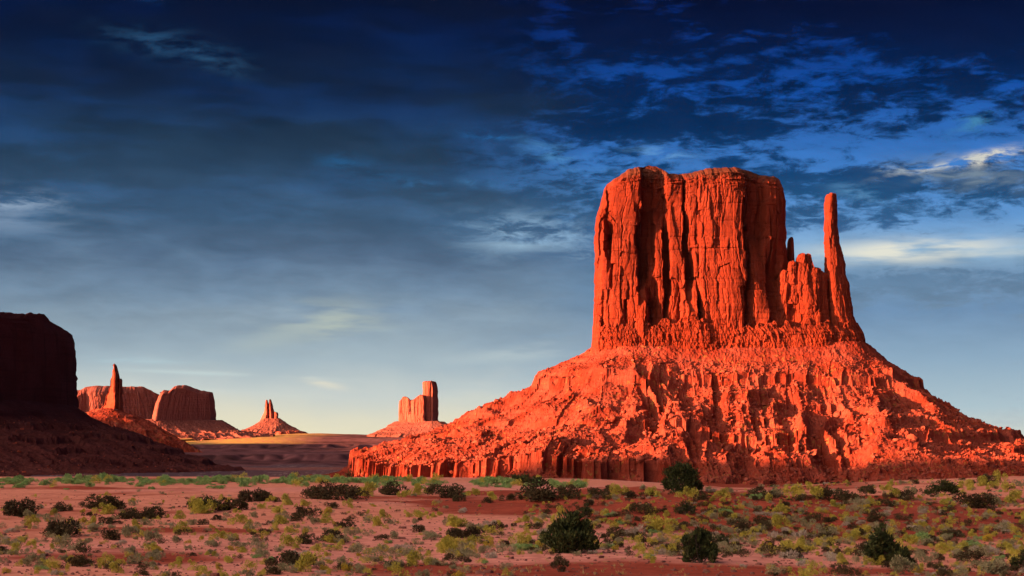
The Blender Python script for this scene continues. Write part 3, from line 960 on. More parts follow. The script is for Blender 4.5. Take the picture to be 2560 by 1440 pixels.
# long mesa behind the spire
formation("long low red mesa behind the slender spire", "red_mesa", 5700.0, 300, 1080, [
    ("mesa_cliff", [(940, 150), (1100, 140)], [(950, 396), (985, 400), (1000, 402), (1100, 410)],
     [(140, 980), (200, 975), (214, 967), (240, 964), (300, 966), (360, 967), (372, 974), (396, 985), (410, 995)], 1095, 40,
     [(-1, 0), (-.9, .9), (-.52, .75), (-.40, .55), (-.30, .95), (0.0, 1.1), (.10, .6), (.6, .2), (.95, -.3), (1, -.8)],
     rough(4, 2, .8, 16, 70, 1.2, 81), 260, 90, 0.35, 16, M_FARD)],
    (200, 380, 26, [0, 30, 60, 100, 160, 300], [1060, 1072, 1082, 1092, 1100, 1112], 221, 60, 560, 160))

# square tomb-like butte
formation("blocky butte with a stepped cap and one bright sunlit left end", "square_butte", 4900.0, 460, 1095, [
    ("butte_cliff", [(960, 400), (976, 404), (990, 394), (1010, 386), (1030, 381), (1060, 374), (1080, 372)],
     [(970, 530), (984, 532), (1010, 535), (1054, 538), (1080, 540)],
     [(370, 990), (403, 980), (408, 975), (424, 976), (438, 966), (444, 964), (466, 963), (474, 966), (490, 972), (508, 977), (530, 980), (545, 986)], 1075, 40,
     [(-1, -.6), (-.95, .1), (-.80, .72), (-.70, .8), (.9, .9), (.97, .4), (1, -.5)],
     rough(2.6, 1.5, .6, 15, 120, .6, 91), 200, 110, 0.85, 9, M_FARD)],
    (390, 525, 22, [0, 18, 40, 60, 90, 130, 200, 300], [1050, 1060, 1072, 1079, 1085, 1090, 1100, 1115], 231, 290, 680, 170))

# small twin-fingered rock on a cone
formation("small red rock with two fingers on a cone-shaped slope", "finger_rock", 6200.0, 680, 1098, [
    ("left_finger", [(998, 664), (1010, 663), (1030, 660), (1046, 652), (1070, 640)], [(998, 668), (1008, 669), (1012, 671), (1060, 676)], [(660, 1004), (664, 999), (668, 999), (672, 1012)], 1070, 8,
     [(-1, -.8), (.0, 1), (.4, .8), (1, -.5)], rough(1.2, .8, .4, 6, 30, .4, 111), 30, 70, 0.0, 1, M_FAR),
    ("tall_finger", [(998, 673), (1015, 670), (1060, 668)], [(998, 677), (1006, 680), (1025, 684), (1045, 688), (1060, 692)], [(668, 1010), (672, 1002), (675, 998), (677, 999), (681, 1012), (690, 1040)], 1070, 9,
     [(-1, -.8), (.0, 1), (.2, .8), (1, -.7)], rough(1.5, .8, .4, 6, 30, .4, 115), 40, 80, 0.0, 1, M_FAR),
    ("low_block", [(1028, 683), (1070, 680)], [(1028, 694), (1046, 696), (1056, 704), (1070, 714)], [(680, 1034), (684, 1030), (694, 1031), (698, 1036)], 1070, 8,
     [(-1, -.8), (-.1, 1), (.7, .9), (1, -.3)], rough(1.2, .8, .4, 6, 30, .4, 117), 30, 40, 0.0, 1, M_FAR)],
    (668, 692, 8, [0, 14, 34, 55, 62, 70, 92, 98, 120, 180], [1046, 1056, 1068, 1077, 1082, 1084, 1088, 1096, 1100, 1110], 241, 560, 800, 130))

formation("low flat mesa with sunlit broken ends right of the two-fingered rock", "low_mesa", 6000.0, 735, 1098, [
    ("mesa_wall", [(1076, 690), (1098, 684)], [(1080, 768), (1086, 774), (1092, 779), (1104, 782)], [(680, 1080), (700, 1078), (716, 1080), (722, 1076), (748, 1076), (764, 1080), (774, 1085), (790, 1092)], 1108, 20,
     [(-1, -.4), (-.7, .6), (-.4, .3), (-.2, .9), (.2, .6), (.4, 1), (.9, .5), (1, -.5)], rough(3, 1.2, .5, 12, 16, .8, 135), 90, 26, 0.5, 2, M_FAR)], None)

# castle-shaped butte next to the big talus
def castle_cut(px, py, s):
    d = np.zeros_like(px)
    for c_, w_, a_ in ((1006, 3, 5), (1014, 3.5, 6), (1028, 3, 7), (1040, 2, 3), (1047, 2, 3), (1077, 2, 3)):
        d = d - 0.55 * a_ * np.exp(-((px - c_) / (1.3 * w_)) ** 2) * sstep(py, 1052, 1030)
    return d


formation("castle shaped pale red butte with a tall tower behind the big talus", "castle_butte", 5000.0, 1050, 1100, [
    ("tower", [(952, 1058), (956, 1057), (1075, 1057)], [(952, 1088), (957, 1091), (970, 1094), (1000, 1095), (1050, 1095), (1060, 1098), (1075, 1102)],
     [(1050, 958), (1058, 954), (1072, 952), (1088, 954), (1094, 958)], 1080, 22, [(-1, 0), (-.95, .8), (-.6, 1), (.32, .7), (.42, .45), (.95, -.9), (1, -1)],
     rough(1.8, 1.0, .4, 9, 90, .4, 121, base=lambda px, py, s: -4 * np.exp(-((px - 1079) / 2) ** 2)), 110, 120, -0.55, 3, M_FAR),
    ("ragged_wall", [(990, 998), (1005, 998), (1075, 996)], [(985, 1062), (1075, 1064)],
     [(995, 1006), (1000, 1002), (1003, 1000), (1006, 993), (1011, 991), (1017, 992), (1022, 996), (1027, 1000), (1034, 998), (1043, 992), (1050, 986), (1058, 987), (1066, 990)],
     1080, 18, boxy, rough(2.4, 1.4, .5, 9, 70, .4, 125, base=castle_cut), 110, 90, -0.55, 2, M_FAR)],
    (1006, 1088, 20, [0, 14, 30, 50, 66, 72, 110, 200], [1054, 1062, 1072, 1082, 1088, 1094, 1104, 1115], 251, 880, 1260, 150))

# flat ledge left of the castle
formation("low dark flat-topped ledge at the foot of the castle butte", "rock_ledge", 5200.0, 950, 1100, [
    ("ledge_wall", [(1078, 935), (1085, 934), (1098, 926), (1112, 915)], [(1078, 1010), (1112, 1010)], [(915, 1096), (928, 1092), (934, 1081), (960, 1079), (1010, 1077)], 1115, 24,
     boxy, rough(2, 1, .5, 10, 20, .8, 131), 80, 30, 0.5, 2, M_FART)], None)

# ------------------------------------------------------------------ unseen western rim, added and shaped to keep the valley in evening shade
def rim_h(x, y):
    hh = np.interp(y, [-3200, -2600, -1200, 500, 740, 800, 900, 975, 1102, 1180, 1400, 2000, 2700, 3200, 3800, 4300, 4600], [-30, 280, 290, 298, 296, 284, 234, 195, 174, 178, 225, 205, 176, 182, 172, 128, 40])
    prof = np.interp(x + 25 * fbm(y / 120, x / 300, 401, 3), [-2500, -1950, -1780, -1700, -1560, -1520, -1380, -1200], [-40, 40, .0, 0, 0, 0, 0, -40])
    edge = np.interp(x + 25 * fbm(y / 120, x / 300, 401, 3), [-2500, -2000, -1760, -1720, -1530, -1500, -1330, -1150], [0, .25, .45, 1, 1, .45, .2, 0])
    hh = hh + 18 * fbm(y / 55, y * 0 + .3, 409, 3) * sstep(y, 2800, 3100)
    return -42 + (hh + 42) * edge + 3 * fbm(x / 30, y / 30, 405, 4)


xs, ys = np.arange(-2500, -1140, 14.0), np.arange(-3200, 4750, 18.0)
Yg, Xg = np.meshgrid(ys, xs, indexing='ij')
hl = link("shade_hills", new_mesh("shade_hills", np.stack([Xg, Yg, rim_h(Xg, Yg)], -1).reshape(-1, 3), grid_faces(len(ys), len(xs)), M_FART))
hl['kind'] = 'structure'

# ------------------------------------------------------------------ boulders and rubble on the slopes
rng = np.random.default_rng(77)


def rock_geo(seed, sub=2):
    """a broken angular block: a cube-sphere pushed flat by a few random cutting planes"""
    r = np.random.default_rng(seed)
    n = 2 * sub
    lin_ = np.linspace(-1, 1, n + 1)
    vs, fs = [], []
    for ax in range(3):
        for sg in (-1, 1):
            a, b = np.meshgrid(lin_, lin_, indexing='ij')
            p = np.zeros((n + 1, n + 1, 3))
            p[..., ax] = sg
            p[..., (ax + 1) % 3] = a
            p[..., (ax + 2) % 3] = b
            base = sum(len(v) for v in vs)
            vs.append(p.reshape(-1, 3))
            q = grid_faces(n + 1, n + 1)
            fs.append((q if sg > 0 else q[:, ::-1]) + base)
    v = np.vstack(vs)
    f = np.vstack(fs)
    key = np.round(v, 4)
    _, idx, inv = np.unique(key, axis=0, return_index=True, return_inverse=True)
    inv = inv.reshape(-1)
    v, f = v[idx], inv[f]
    v = v / np.linalg.norm(v, axis=1)[:, None] * 0.72
    for _ in range(9):
        d = r.normal(size=3)
        d /= np.linalg.norm(d)
        lim = r.uniform(0.30, 0.52)
        h = v @ d
        v = v - np.clip(h - lim, 0, None)[:, None] * d
    v *= np.array([r.uniform(.8, 1.25), r.uniform(.75, 1.1), r.uniform(.55, .85)])
    v += r.normal(size=v.shape) * 0.018
    return v, f


ROCKS = [rock_geo(500 + i, 2) for i in range(6)]
ROCK_ME = [new_mesh("boulder", v, f, M_BOULDER) for v, f in ROCKS]
SMALL = [rock_geo(600 + i, 1) for i in range(6)]


def rotz(a):
    c, s = math.cos(a), math.sin(a)
    return np.array([[c, -s, 0], [s, c, 0], [0, 0, 1]])


def rotx(a):
    c, s = math.cos(a), math.sin(a)
    return np.array([[1, 0, 0], [0, c, -s], [0, s, c]])


def rubble(name, fn, pts, sizes, mat):
    z = fn(pts[:, 0], pts[:, 1])
    V, Fc, base = [], [], 0
    for i in range(len(pts)):
        v, f = SMALL[i % 6]
        R_ = rotz(rng.uniform(0, 6.28)) @ rotx(rng.uniform(-.6, .6))
        p = (v * sizes[i]) @ R_.T + np.array([pts[i, 0], pts[i, 1], z[i] + 0.12 * sizes[i]])
        V.append(p)
        Fc.append(f + base)
        base += len(v)
    o = link(name, new_mesh(name, np.vstack(V), np.vstack(Fc), mat))
    o['kind'] = 'stuff'
    return o


def talus_pts(n, x0, x1, y0, y1, zlo, zhi, thr, seed):
    x = rng.uniform(x0, x1, n)
    y = y0 + (y1 - y0) * rng.uniform(0, 1, n)
    z = mit_h(x, y)
    k = (z > zlo) & (z < zhi) & (fbm(x / 32, y / 32, seed, 3) + 0.35 * rng.normal(size=n) > thr)
    k &= rng.uniform(0, 1, n) < np.clip(1.15 - (z + 30) / 150, 0.4, 1)
    return x[k], y[k], z[k]


x, y, z = talus_pts(80000, -180, 560, 1530, 1840, -36, 88, 0.02, 700)
sz = np.clip(0.62 * (rng.uniform(0.008, 1, len(x)) ** -0.5), 0.6, 4.5)
rubble("rubble", mit_h, np.stack([x, y], 1), sz, M_BOULDER)

x, y, z = talus_pts(3500, -150, 540, 1550, 1800, -34, 62, 0.05, 703)
zones = {
    'l': ("angular red sandstone boulder on the sunlit left flank of the great butte", "boulders on the left flank of the great butte"),
    'c': ("angular red sandstone boulder on the front slope below the great butte walls", "boulders on the front slope of the great butte"),
    'r': ("angular red sandstone boulder on the right flank below the thumb spire", "boulders on the right flank below the thumb"),
}
proto = [None] * 6
for i in range(min(260, len(x))):
    px = CX + F * x[i] / y[i]
    key = 'l' if px < 1560 else ('c' if px < 2060 else 'r')
    o = bpy.data.objects.new("boulder", ROCK_ME[i % 6])
    o['label'], o['group'] = zones[key]
    o['category'] = "boulder"
    s = float(np.clip(2.6 * rng.uniform(0.03, 1) ** -0.38, 2.4, 8.5))
    o.scale = (s, s, s * rng.uniform(.7, 1.1))
    o.location = (x[i], y[i], z[i] + 0.15 * s)
    o.rotation_euler = (rng.uniform(-.5, .5), rng.uniform(-.5, .5), rng.uniform(0, 6.28))
    COL.objects.link(o)
# scattered pale blocks on the slope of the dark mesa
xx, yy = rng.uniform(-700, -230, 5000), rng.uniform(1520, 2200, 5000)
zz = sen_h(xx, yy)
k = (zz > -40) & (zz < 30) & (rng.uniform(0, 1, 5000) < 0.35)
rubble("rubble", sen_h, np.stack([xx[k], yy[k]], 1), np.clip(0.9 * rng.uniform(.02, 1, k.sum()) ** -.4, .8, 3.6), M_BOULDER)


# ------------------------------------------------------------------ plants
def leaf_mat(name, c0, c1, c2, rough=0.8):
    m = bpy.data.materials.new(name)
    m.use_nodes = True
    t = m.node_tree
    t.nodes.clear()
    g = G(t)
    oi = g.n('ShaderNodeObjectInfo')
    pos = g.n('ShaderNodeTexCoord').outputs['Object']
    nz = g.noise(pos, 3.5, 3, 0.6)
    col = g.mix(oi.outputs['Random'], c0, c1)
    col = g.mix(g.smooth(nz, 0.45, 0.65), col, c2)
    b = g.n('ShaderNodeBsdfPrincipled')
    g.l(col, b.inputs['Base Color'])
    b.inputs['Roughness'].default_value = rough
    b.inputs['Specular IOR Level'].default_value = 0.15
    o = g.n('ShaderNodeOutputMaterial')
    g.l(b.outputs[0], o.inputs[0])
    return m


def plain_mat(name, c):
    m = bpy.data.materials.new(name)
    m.use_nodes = True
    b = m.node_tree.nodes['Principled BSDF']
    b.inputs['Base Color'].default_value = (*c, 1)
    b.inputs['Roughness'].default_value = 0.9
    return m


M_SAGE = leaf_mat("sage_leaf", (0.17, 0.17, 0.085), (0.24, 0.23, 0.13), (0.33, 0.30, 0.17))
M_RABBIT = leaf_mat("rabbitbrush_leaf", (0.26, 0.25, 0.04), (0.38, 0.35, 0.055), (0.52, 0.46, 0.08))
M_DARK = leaf_mat("blackbrush_leaf", (0.040, 0.028, 0.014), (0.060, 0.048, 0.020), (0.075, 0.058, 0.026))
M_GREEN = leaf_mat("green_leaf", (0.14, 0.27, 0.09), (0.20, 0.34, 0.11), (0.28, 0.40, 0.14))
M_FLOWER = leaf_mat("yellow_bloom", (0.34, 0.27, 0.025), (0.44, 0.33, 0.03), (0.26, 0.22, 0.05))
M_PALE = leaf_mat("pale_dry_leaf", (0.34, 0.28, 0.22), (0.42, 0.37, 0.30), (0.28, 0.25, 0.18))
M_JUN = leaf_mat("juniper_leaf", (0.020, 0.030, 0.010), (0.030, 0.042, 0.013), (0.075, 0.088, 0.026))
M_JUNB = plain_mat("juniper_bark", (0.09, 0.06, 0.045))


def leaves(p, out_dir, ln, wd, r):
    """one diamond-shaped leaf per point"""
    n = len(p)
    d = out_dir + r.normal(size=(n, 3)) * 0.45
    d /= np.linalg.norm(d, axis=1)[:, None]
    sd = np.cross(d, r.normal(size=(n, 3)))
    sd /= np.maximum(np.linalg.norm(sd, axis=1)[:, None], 1e-6)
    ln = ln * r.uniform(.7, 1.3, (n, 1))
    wd = wd * r.uniform(.7, 1.3, (n, 1))
    a, b = p - d * ln * .5, p + d * ln * .5
    v = np.stack([a, p + sd * wd * .5, b, p - sd * wd * .5], 1).reshape(-1, 3)
    return v, np.arange(n * 4).reshape(n, 4)


def bush_geo(seed, n, h=0.55, lobes=6, ln=.13, wd=.05, up=0.5, spread=.33):
    r = np.random.default_rng(seed)
    c = np.stack([r.uniform(-spread, spread, lobes), r.uniform(-spread, spread, lobes), r.uniform(.05, .5, lobes) * h], 1)
    rad_ = r.uniform(.14, .27, lobes)
    w = rad_ ** 2
    k = r.choice(lobes, n, p=w / w.sum())
    d = r.normal(size=(n, 3))
    d /= np.linalg.norm(d, axis=1)[:, None]
    d[:, 2] = np.abs(d[:, 2]) * r.choice([1, 1, 1, -.6], n)
    rr = rad_[k] * r.uniform(.25, 1, n) ** .45
    p = c[k] + d * rr[:, None] * np.array([1, 1, h * 1.7])
    p[:, 2] = np.maximum(p[:, 2], 0.02)
    o = d * .8 + (p - np.array([0, 0, -.1])) * .7 + np.array([0, 0, up])
    v, f = leaves(p, o / np.linalg.norm(o, axis=1)[:, None], ln, wd, r)
    return v, f


def tuft_geo(seed, n, h=.7, lean=.5):
    r = np.random.default_rng(seed)
    b = np.stack([r.normal(size=n) * .13, r.normal(size=n) * .13, np.zeros(n)], 1)
    d = np.stack([r.normal(size=n) * lean, r.normal(size=n) * lean, np.ones(n)], 1)
    d /= np.linalg.norm(d, axis=1)[:, None]
    L_ = h * r.uniform(.5, 1, (n, 1))
    v, f = leaves(b + d * L_ * .5, d, 1.0, .035, r)
    v = v.reshape(n, 4, 3)
    v[:, 0] = b
    v[:, 2] = b + d * L_
    return v.reshape(-1, 3), f


KIND = {
    'S': ("sagebrush", M_SAGE, [bush_geo(10 + i, 950, .66, 7, .085, .034) for i in range(5)]),
    'R': ("rabbitbrush", M_RABBIT, [bush_geo(20 + i, 950, .78, 6, .10, .028, .9) for i in range(5)]),
    'D': ("dark_shrub", M_DARK, [bush_geo(30 + i, 1050, .58, 9, .08, .034, .3, .38) for i in range(5)]),
    'G': ("green_shrub", M_GREEN, [bush_geo(40 + i, 900, .5, 8, .10, .03, .9, .38) for i in range(4)]),
    'Y': ("yellow_rabbitbrush", M_FLOWER, [bush_geo(50 + i, 600, .6, 6, .08, .04, .7, .28) for i in range(3)]),
    'P': ("pale_bush", M_PALE, [bush_geo(60 + i, 420, .5, 7, .16, .028, .9) for i in range(3)]),
}
KME = {k: [new_mesh(v[0], vv, ff, v[1]) for vv, ff in v[2]] for k, v in KIND.items()}
LOOK = {'S': "grey-green rounded sagebrush", 'R': "yellow-green rabbitbrush clump", 'D': "low dark brown-green shrub",
        'G': "fresh green low shrub", 'Y': "small shrub in yellow bloom", 'P': "pale dried-out bush"}
PLUR = {'S': "sagebrush", 'R': "yellow-green clumps", 'D': "dark shrubs", 'G': "green shrubs", 'Y': "yellow blooming shrubs", 'P': "pale dry bushes"}
rad_n = len(rad)
f0 = 70     # first column of the fine fan
front_r = np.nonzero((rad > 58) & (rad < 325))[0]


def spot(px, py):
    a = math.atan2(px - CX, F)
    j = f0 + int(np.clip(np.searchsorted(ang_f, a), 0, len(ang_f) - 1))
    ys_ = rad[front_r] * math.cos(a)
    zs_ = GZ[front_r, j]
    pv = HY - F * zs_ / ys_
    hit = np.nonzero(pv <= py)[0]
    i = hit[0] if len(hit) else int(np.argmin(pv))
    if i > 0 and len(hit):
        t = (pv[i - 1] - py) / max(pv[i - 1] - pv[i], 1e-6)
        y_ = ys_[i - 1] + (ys_[i] - ys_[i - 1]) * t
        z_ = zs_[i - 1] + (zs_[i] - zs_[i - 1]) * t
    else:
        y_, z_ = ys_[i], zs_[i]
    return math.tan(a) * y_, float(y_), float(z_)


COUNT = {k: 0 for k in KIND}
spare = []          # (kind, x, y, z, width)


def zone(px, py):
    if py < 1222 and px < 1500:
        return "on the sandy crest in front of the valley", "on the crest"
    if px >= 1500 and py < 1262:
        return "on the overgrown ridge below the great butte", "on the ridge below the butte"
    side = "left" if px < 850 else ("middle" if px < 1500 else "right")
    if py < 1290:
        return {"left": "on far pink sand near the dark mesa side", "middle": "on far sand below the distant castle butte",
                "right": "on the red clay mounds below the ridge"}[side], f"far {side}"
    if py < 1370:
        return {"left": "on the half-bare sand in the left part", "middle": "on the sand left of the widest juniper",
                "right": "in the thick scrub around the junipers"}[side], f"mid {side}"
    return {"left": "on near pink sand in the left corner part", "middle": "on near sand before the widest juniper",
            "right": "on near sand around the front junipers"}[side], f"near {side}"


def put(kind, px, py, wpx, label=None, flat=1.0):
    x_, y_, z_ = spot(px, py)
    w_ = wpx * y_ / F
    if COUNT[kind] >= 300 and label is None:
        spare.append((kind, x_, y_, z_, w_))
        return
    COUNT[kind] += 1
    mes = KME[kind]
    o = bpy.data.objects.new(KIND[kind][0], mes[int(rng.integers(len(mes)))])
    where, zn = zone(px, py)
    if label:
        o['label'] = label
        o['group'] = "shrubs on the desert floor"
    else:
        o['label'] = LOOK[kind] + " " + where
        o['group'] = PLUR[kind] + ", " + zn
    o['category'] = "shrub"
    o.location = (x_, y_, z_ - 0.03 * w_)
    s = w_ * (1.38 if kind == 'D' else 1.2)
    o.scale = (s, s, s * flat * rng.uniform(.85, 1.15))
    o.rotation_euler = (0, 0, rng.uniform(0, 6.28))
    COL.objects.link(o)


# shrubs that stand out in the photo: (x, foot y, width) in half photo pixels
LEFT = """D105,258,155 D290,235,80 R265,248,45 S255,288,70 R155,310,70 D525,225,155 R520,250,90 D525,300,75 D640,275,110 D760,272,120
D590,300,35 S400,325,60 R455,305,60 S470,340,95 D325,362,165 S560,325,35 D555,380,90 S325,415,95 S420,405,60 D400,440,60 S45,405,50 R85,450,80 R670,310,50
S735,305,55 S670,365,100 R690,335,50 R900,275,60 R910,340,90 R885,355,40 S770,385,80 S745,410,40 S890,395,55 S940,430,40 S770,455,60 S670,450,60 S685,500,80
Y690,460,30 S780,480,70 R890,500,60 D405,512,115 D490,520,30 D720,557,60 S135,510,60 Y30,545,60 R1010,245,130 D1165,230,115 D1270,187,145
R1185,245,40 R1320,225,55 R1425,205,75 R1395,245,65 D1380,190,40 D1555,175,85 D1680,182,160 D1760,175,100 D1640,150,110 R1835,160,110 D1945,152,110 R2010,165,50
R2070,155,80 R2130,150,60 D2230,165,140 R2365,157,65 D2300,187,70 R2465,175,60 D2440,195,50 D2530,182,60 D1540,260,90 R1520,210,60 D1660,222,50 R1740,215,50
S1270,270,50 R1400,300,70 D1485,287,70 S965,305,50 D1010,305,50 R1190,300,80 R1250,325,65 D1090,280,45 R1635,295,75 R1890,310,75 R1925,268,65 S1755,357,65
D1740,322,80 R1455,345,55 R1525,355,50 D1535,397,90 D1665,387,120 R1590,437,65 R1640,462,40 D1325,357,50 D1270,355,30 R1095,372,75 R1160,377,65 S1055,415,60
S1175,410,55 S1065,450,50 R1215,442,50 Y1405,420,30 G1280,470,45 R1140,495,60 D965,460,35 Y1090,512,40 Y1095,530,40 Y1230,540,40 D1500,507,150 S1420,537,75
D1365,552,70 S1590,510,60 S1720,500,60 S1980,517,65 S1870,490,50 R1900,442,80 S2040,460,90 S2145,380,70 D2310,372,140 R2270,312,110 S2380,337,80 D2090,342,65
R2245,442,120 S2300,462,100 S2420,442,60 S2150,500,60 D2240,482,60 D2310,492,60 D2535,412,50 D1910,382,50 S1960,372,60 R2090,267,70 Y2170,265,30 Y2510,325,30
R1360,190,50 S150,270,60 D330,235,40 R180,290,50 Y140,405,35 Y200,450,40 S1210,420,50 S830,560,50 R1040,560,45 S1800,545,70 R1650,395,60"""
RIGHT = """S650,130,42 R535,152,95 D270,174,100 D110,177,190 D430,167,90 D600,172,80 R700,162,75 R880,172,90 D960,182,60 R1060,167,80 D1220,172,100 D1290,182,60
S1330,167,80 R1400,157,100 R1500,162,100 D1440,187,50 D1620,177,100 R1870,132,60 R1910,162,70 D1865,212,65 D1960,172,70 S1990,152,60 D2310,215,140 S2400,202,80
R2490,192,80 R2530,172,60 G490,262,48 D650,252,90 R690,245,60 D735,242,50 G1060,245,65 D1000,247,30 Y670,212,30 S405,305,55 Y450,287,30 D500,362,80 D460,372,40
D525,387,48 P590,357,120 R740,337,150 D850,322,60 R685,400,50 R615,432,40 G675,472,58 D1160,337,75 S1215,347,60 S1190,375,45 D1295,422,62
R1345,312,90 D1510,292,70 P1385,472,110 R1375,422,60 R1440,422,80 R1640,502,78 R1680,447,40 D1750,462,95 D1800,287,80 S1560,362,80 R1700,382,70 D1570,442,40 D1620,447,40
S2070,492,82 D2135,482,52 D2290,492,100 S2400,552,165 D2500,537,52 R2180,442,100 G2300,422,85 D2180,367,70 D2100,387,60 R2050,532,50 P2165,542,60 P2250,532,50 P1160,517,38
S1130,397,60 R1980,402,85 R2290,130,70 R2350,110,80 R2420,120,70 R2480,130,60 R2250,120,60 D2380,100,90 R2440,95,70 S2540,110,60 R2200,140,50 Y780,290,40 Y1565,245,45 Y1730,325,40 R60,290,60
R130,300,50 Y25,295,30 Y60,350,30 Y105,355,30 R30,410,90 G70,432,120 D120,325,60 S1450,250,60 R1340,245,70 S1400,290,60 D1250,300,60 R1620,215,60 D1700,195,80 S1750,220,60 R1800,205,60"""
NOTABLE = {
    ('L', 105): "broad grey-dark shrub standing alone at the far left edge of the sand",
    ('L', 525, 225): "wide flat dark shrub behind a yellow-green clump on the left sand",
    ('L', 325, 362): "wide ragged brown shrub in the left corner, surrounded by small sagebrush",
    ('L', 405): "low dark shrub sitting on the red soil patch in the lower left corner",
    ('L', 760): "black-green shrub at the right end of the ragged dark pair on the left",
    ('L', 640): "ragged brown shrub at the left end of the dark pair on the left",
    ('L', 1270, 187): "large dome-shaped dark shrub alone in the middle of the far sand",
    ('L', 1165): "dark green mound shrub just left of the dome-shaped dark one",
    ('L', 1680): "widest dark shrub of the cluster in front of the green crest",
    ('L', 1945): "rounded dark shrub at the right end of the crest cluster",
    ('L', 2230): "long dark shrub touching a yellow-green clump below the lower cliff band",
    ('L', 1500, 507): "long low dark shrub at the bottom, left of the middle",
    ('L', 1665): "flat dark shrub topped with yellow-green sprigs in the middle sand",
    ('L', 2310, 372): "arched dark shrub above a mixed sagebrush clump near the middle",
    ('R', 110, 177): "very long low dark shrub along the foot of the smooth dune",
    ('R', 2310, 215): "broad dark shrub on the right ridge below the dark juniper mound",
    ('R', 740): "wide pale-yellow rabbitbrush strip on the red mound behind the junipers",
    ('R', 590): "flat pale bush between the widest juniper and the yellow strip",
    ('R', 1385): "pale spiky bush on bare sand right of the dense front juniper",
    ('R', 1640, 502): "round yellow-green bush alone on the near sand between two junipers",
    ('R', 2400, 552): "big grey-green mound shrub in the lower right corner",
    ('R', 675): "small solitary green bush on bare sand between widest and dense junipers",
    ('R', 650, 130): "lone round bush on the smooth pink dune",
}
for txt, ox, tag_ in ((LEFT, 0, 'L'), (RIGHT, 1280, 'R')):
    for tok in txt.split():
        kd = tok[0]
        a, b, w_ = [float(v) for v in tok[1:].split(',')]
        lab = NOTABLE.get((tag_, int(a), int(b))) or NOTABLE.get((tag_, int(a)))
        wide = w_ > 100
        put(kd, ox + a / 2, 1160 + b / 2, w_ / 2, lab, 1.0 if not wide else .85)
        if wide:      # big clumps are several bushes grown together
            for q in range(2):
                put(kd, ox + a / 2 + rng.uniform(-.33, .33) * w_ / 2, 1160 + b / 2 + rng.uniform(-3, 2), w_ / 2 * rng.uniform(.35, .6))


def dens(px, py):
    d = 0.30 + 0.30 * float(fbm(np.array(px / 120.0), np.array(py / 40.0), 811, 2))
    if px > 1300 and 1232 < py < 1390:
        d += 0.55
    if px > 1850 and py < 1345:
        d += 0.5
    if px > 1500 and 1222 < py < 1252:
        d += 0.5
    if px < 1300 and py < 1262:
        d -= 0.22
    if 1100 < px < 1700 and 1252 < py < 1300:
        d -= 0.30
    if 1280 < px < 1560 and py > 1385 or 1500 < px < 1900 and py > 1395:
        d -= 0.45
    if 1300 < px < 1900 and py < 1226:
        d -= 1.0
    if px > 1900 and py < 1222:
        d += .2
    return d


n_put = 0
for _ in range(6600):
    px = rng.uniform(-20, 2580)
    py = 1200 + 245 * rng.uniform(0, 1) ** 1.05
    if px < 1900 and py < 1226:
        continue
    if rng.uniform(0, 1) > dens(px, py):
        continue
    near = px > 1300
    kd = rng.choice(list('SRDYPG'), p=[.25, .28, .33, .05, .07, .02] if near else [.36, .30, .15, .11, .06, .02])
    yy_ = 5.3 * F / (py - HY)
    w_m = float(np.clip(rng.lognormal(-0.95, .42), .16, 1.1))
    put(kd, px, py, w_m * F / yy_)
    n_put += 1

# the green line along the crest
for i in range(230):
    px = rng.uniform(-10, 1460)
    if 1130 < px < 1180:
        continue
    cr = float(np.interp(px, [0, 200, 460, 900, 1280, 1450], [1203, 1201, 1203, 1200, 1206, 1213]))
    py = cr + abs(rng.normal()) * 5.5 + (rng.uniform(0, 1) < .2) * rng.uniform(0, 18)
    put('G' if rng.uniform(0, 1) < .85 else 'R', px, py, rng.uniform(12, 40), None, rng.uniform(.7, 1.2))

# shrubs beyond the countable ones: one mass
V, Fc, base = {}, {}, {}
for (kd, x_, y_, z_, w_) in spare:
    v, f = KIND[kd][2][int(rng.integers(len(KIND[kd][2])))]
    sel = rng.permutation(len(f))[:480]
    v = v.reshape(-1, 4, 3)[sel].reshape(-1, 3) * np.array([1, 1, 1])
    v = (v * w_ * 1.15) @ rotz(rng.uniform(0, 6.28)).T + np.array([x_, y_, z_ - .02])
    V.setdefault(kd, []).append(v)
allv = []
mats_, mi = [], []
for kd in V:
    vv = np.vstack(V[kd])
    allv.append(vv)
    mats_.append(KIND[kd][1])
    mi += [len(mats_) - 1] * (len(vv) // 4)
if allv:
    vv = np.vstack(allv)
    me = new_mesh("scrub", vv, np.arange(len(vv)).reshape(-1, 4), None)
    for m_ in mats_:
        me.materials.append(m_)
    me.polygons.foreach_set('material_index', np.array(mi[:len(me.polygons)], np.int32))
    o = link("scrub", me)
    o['kind'] = 'stuff'

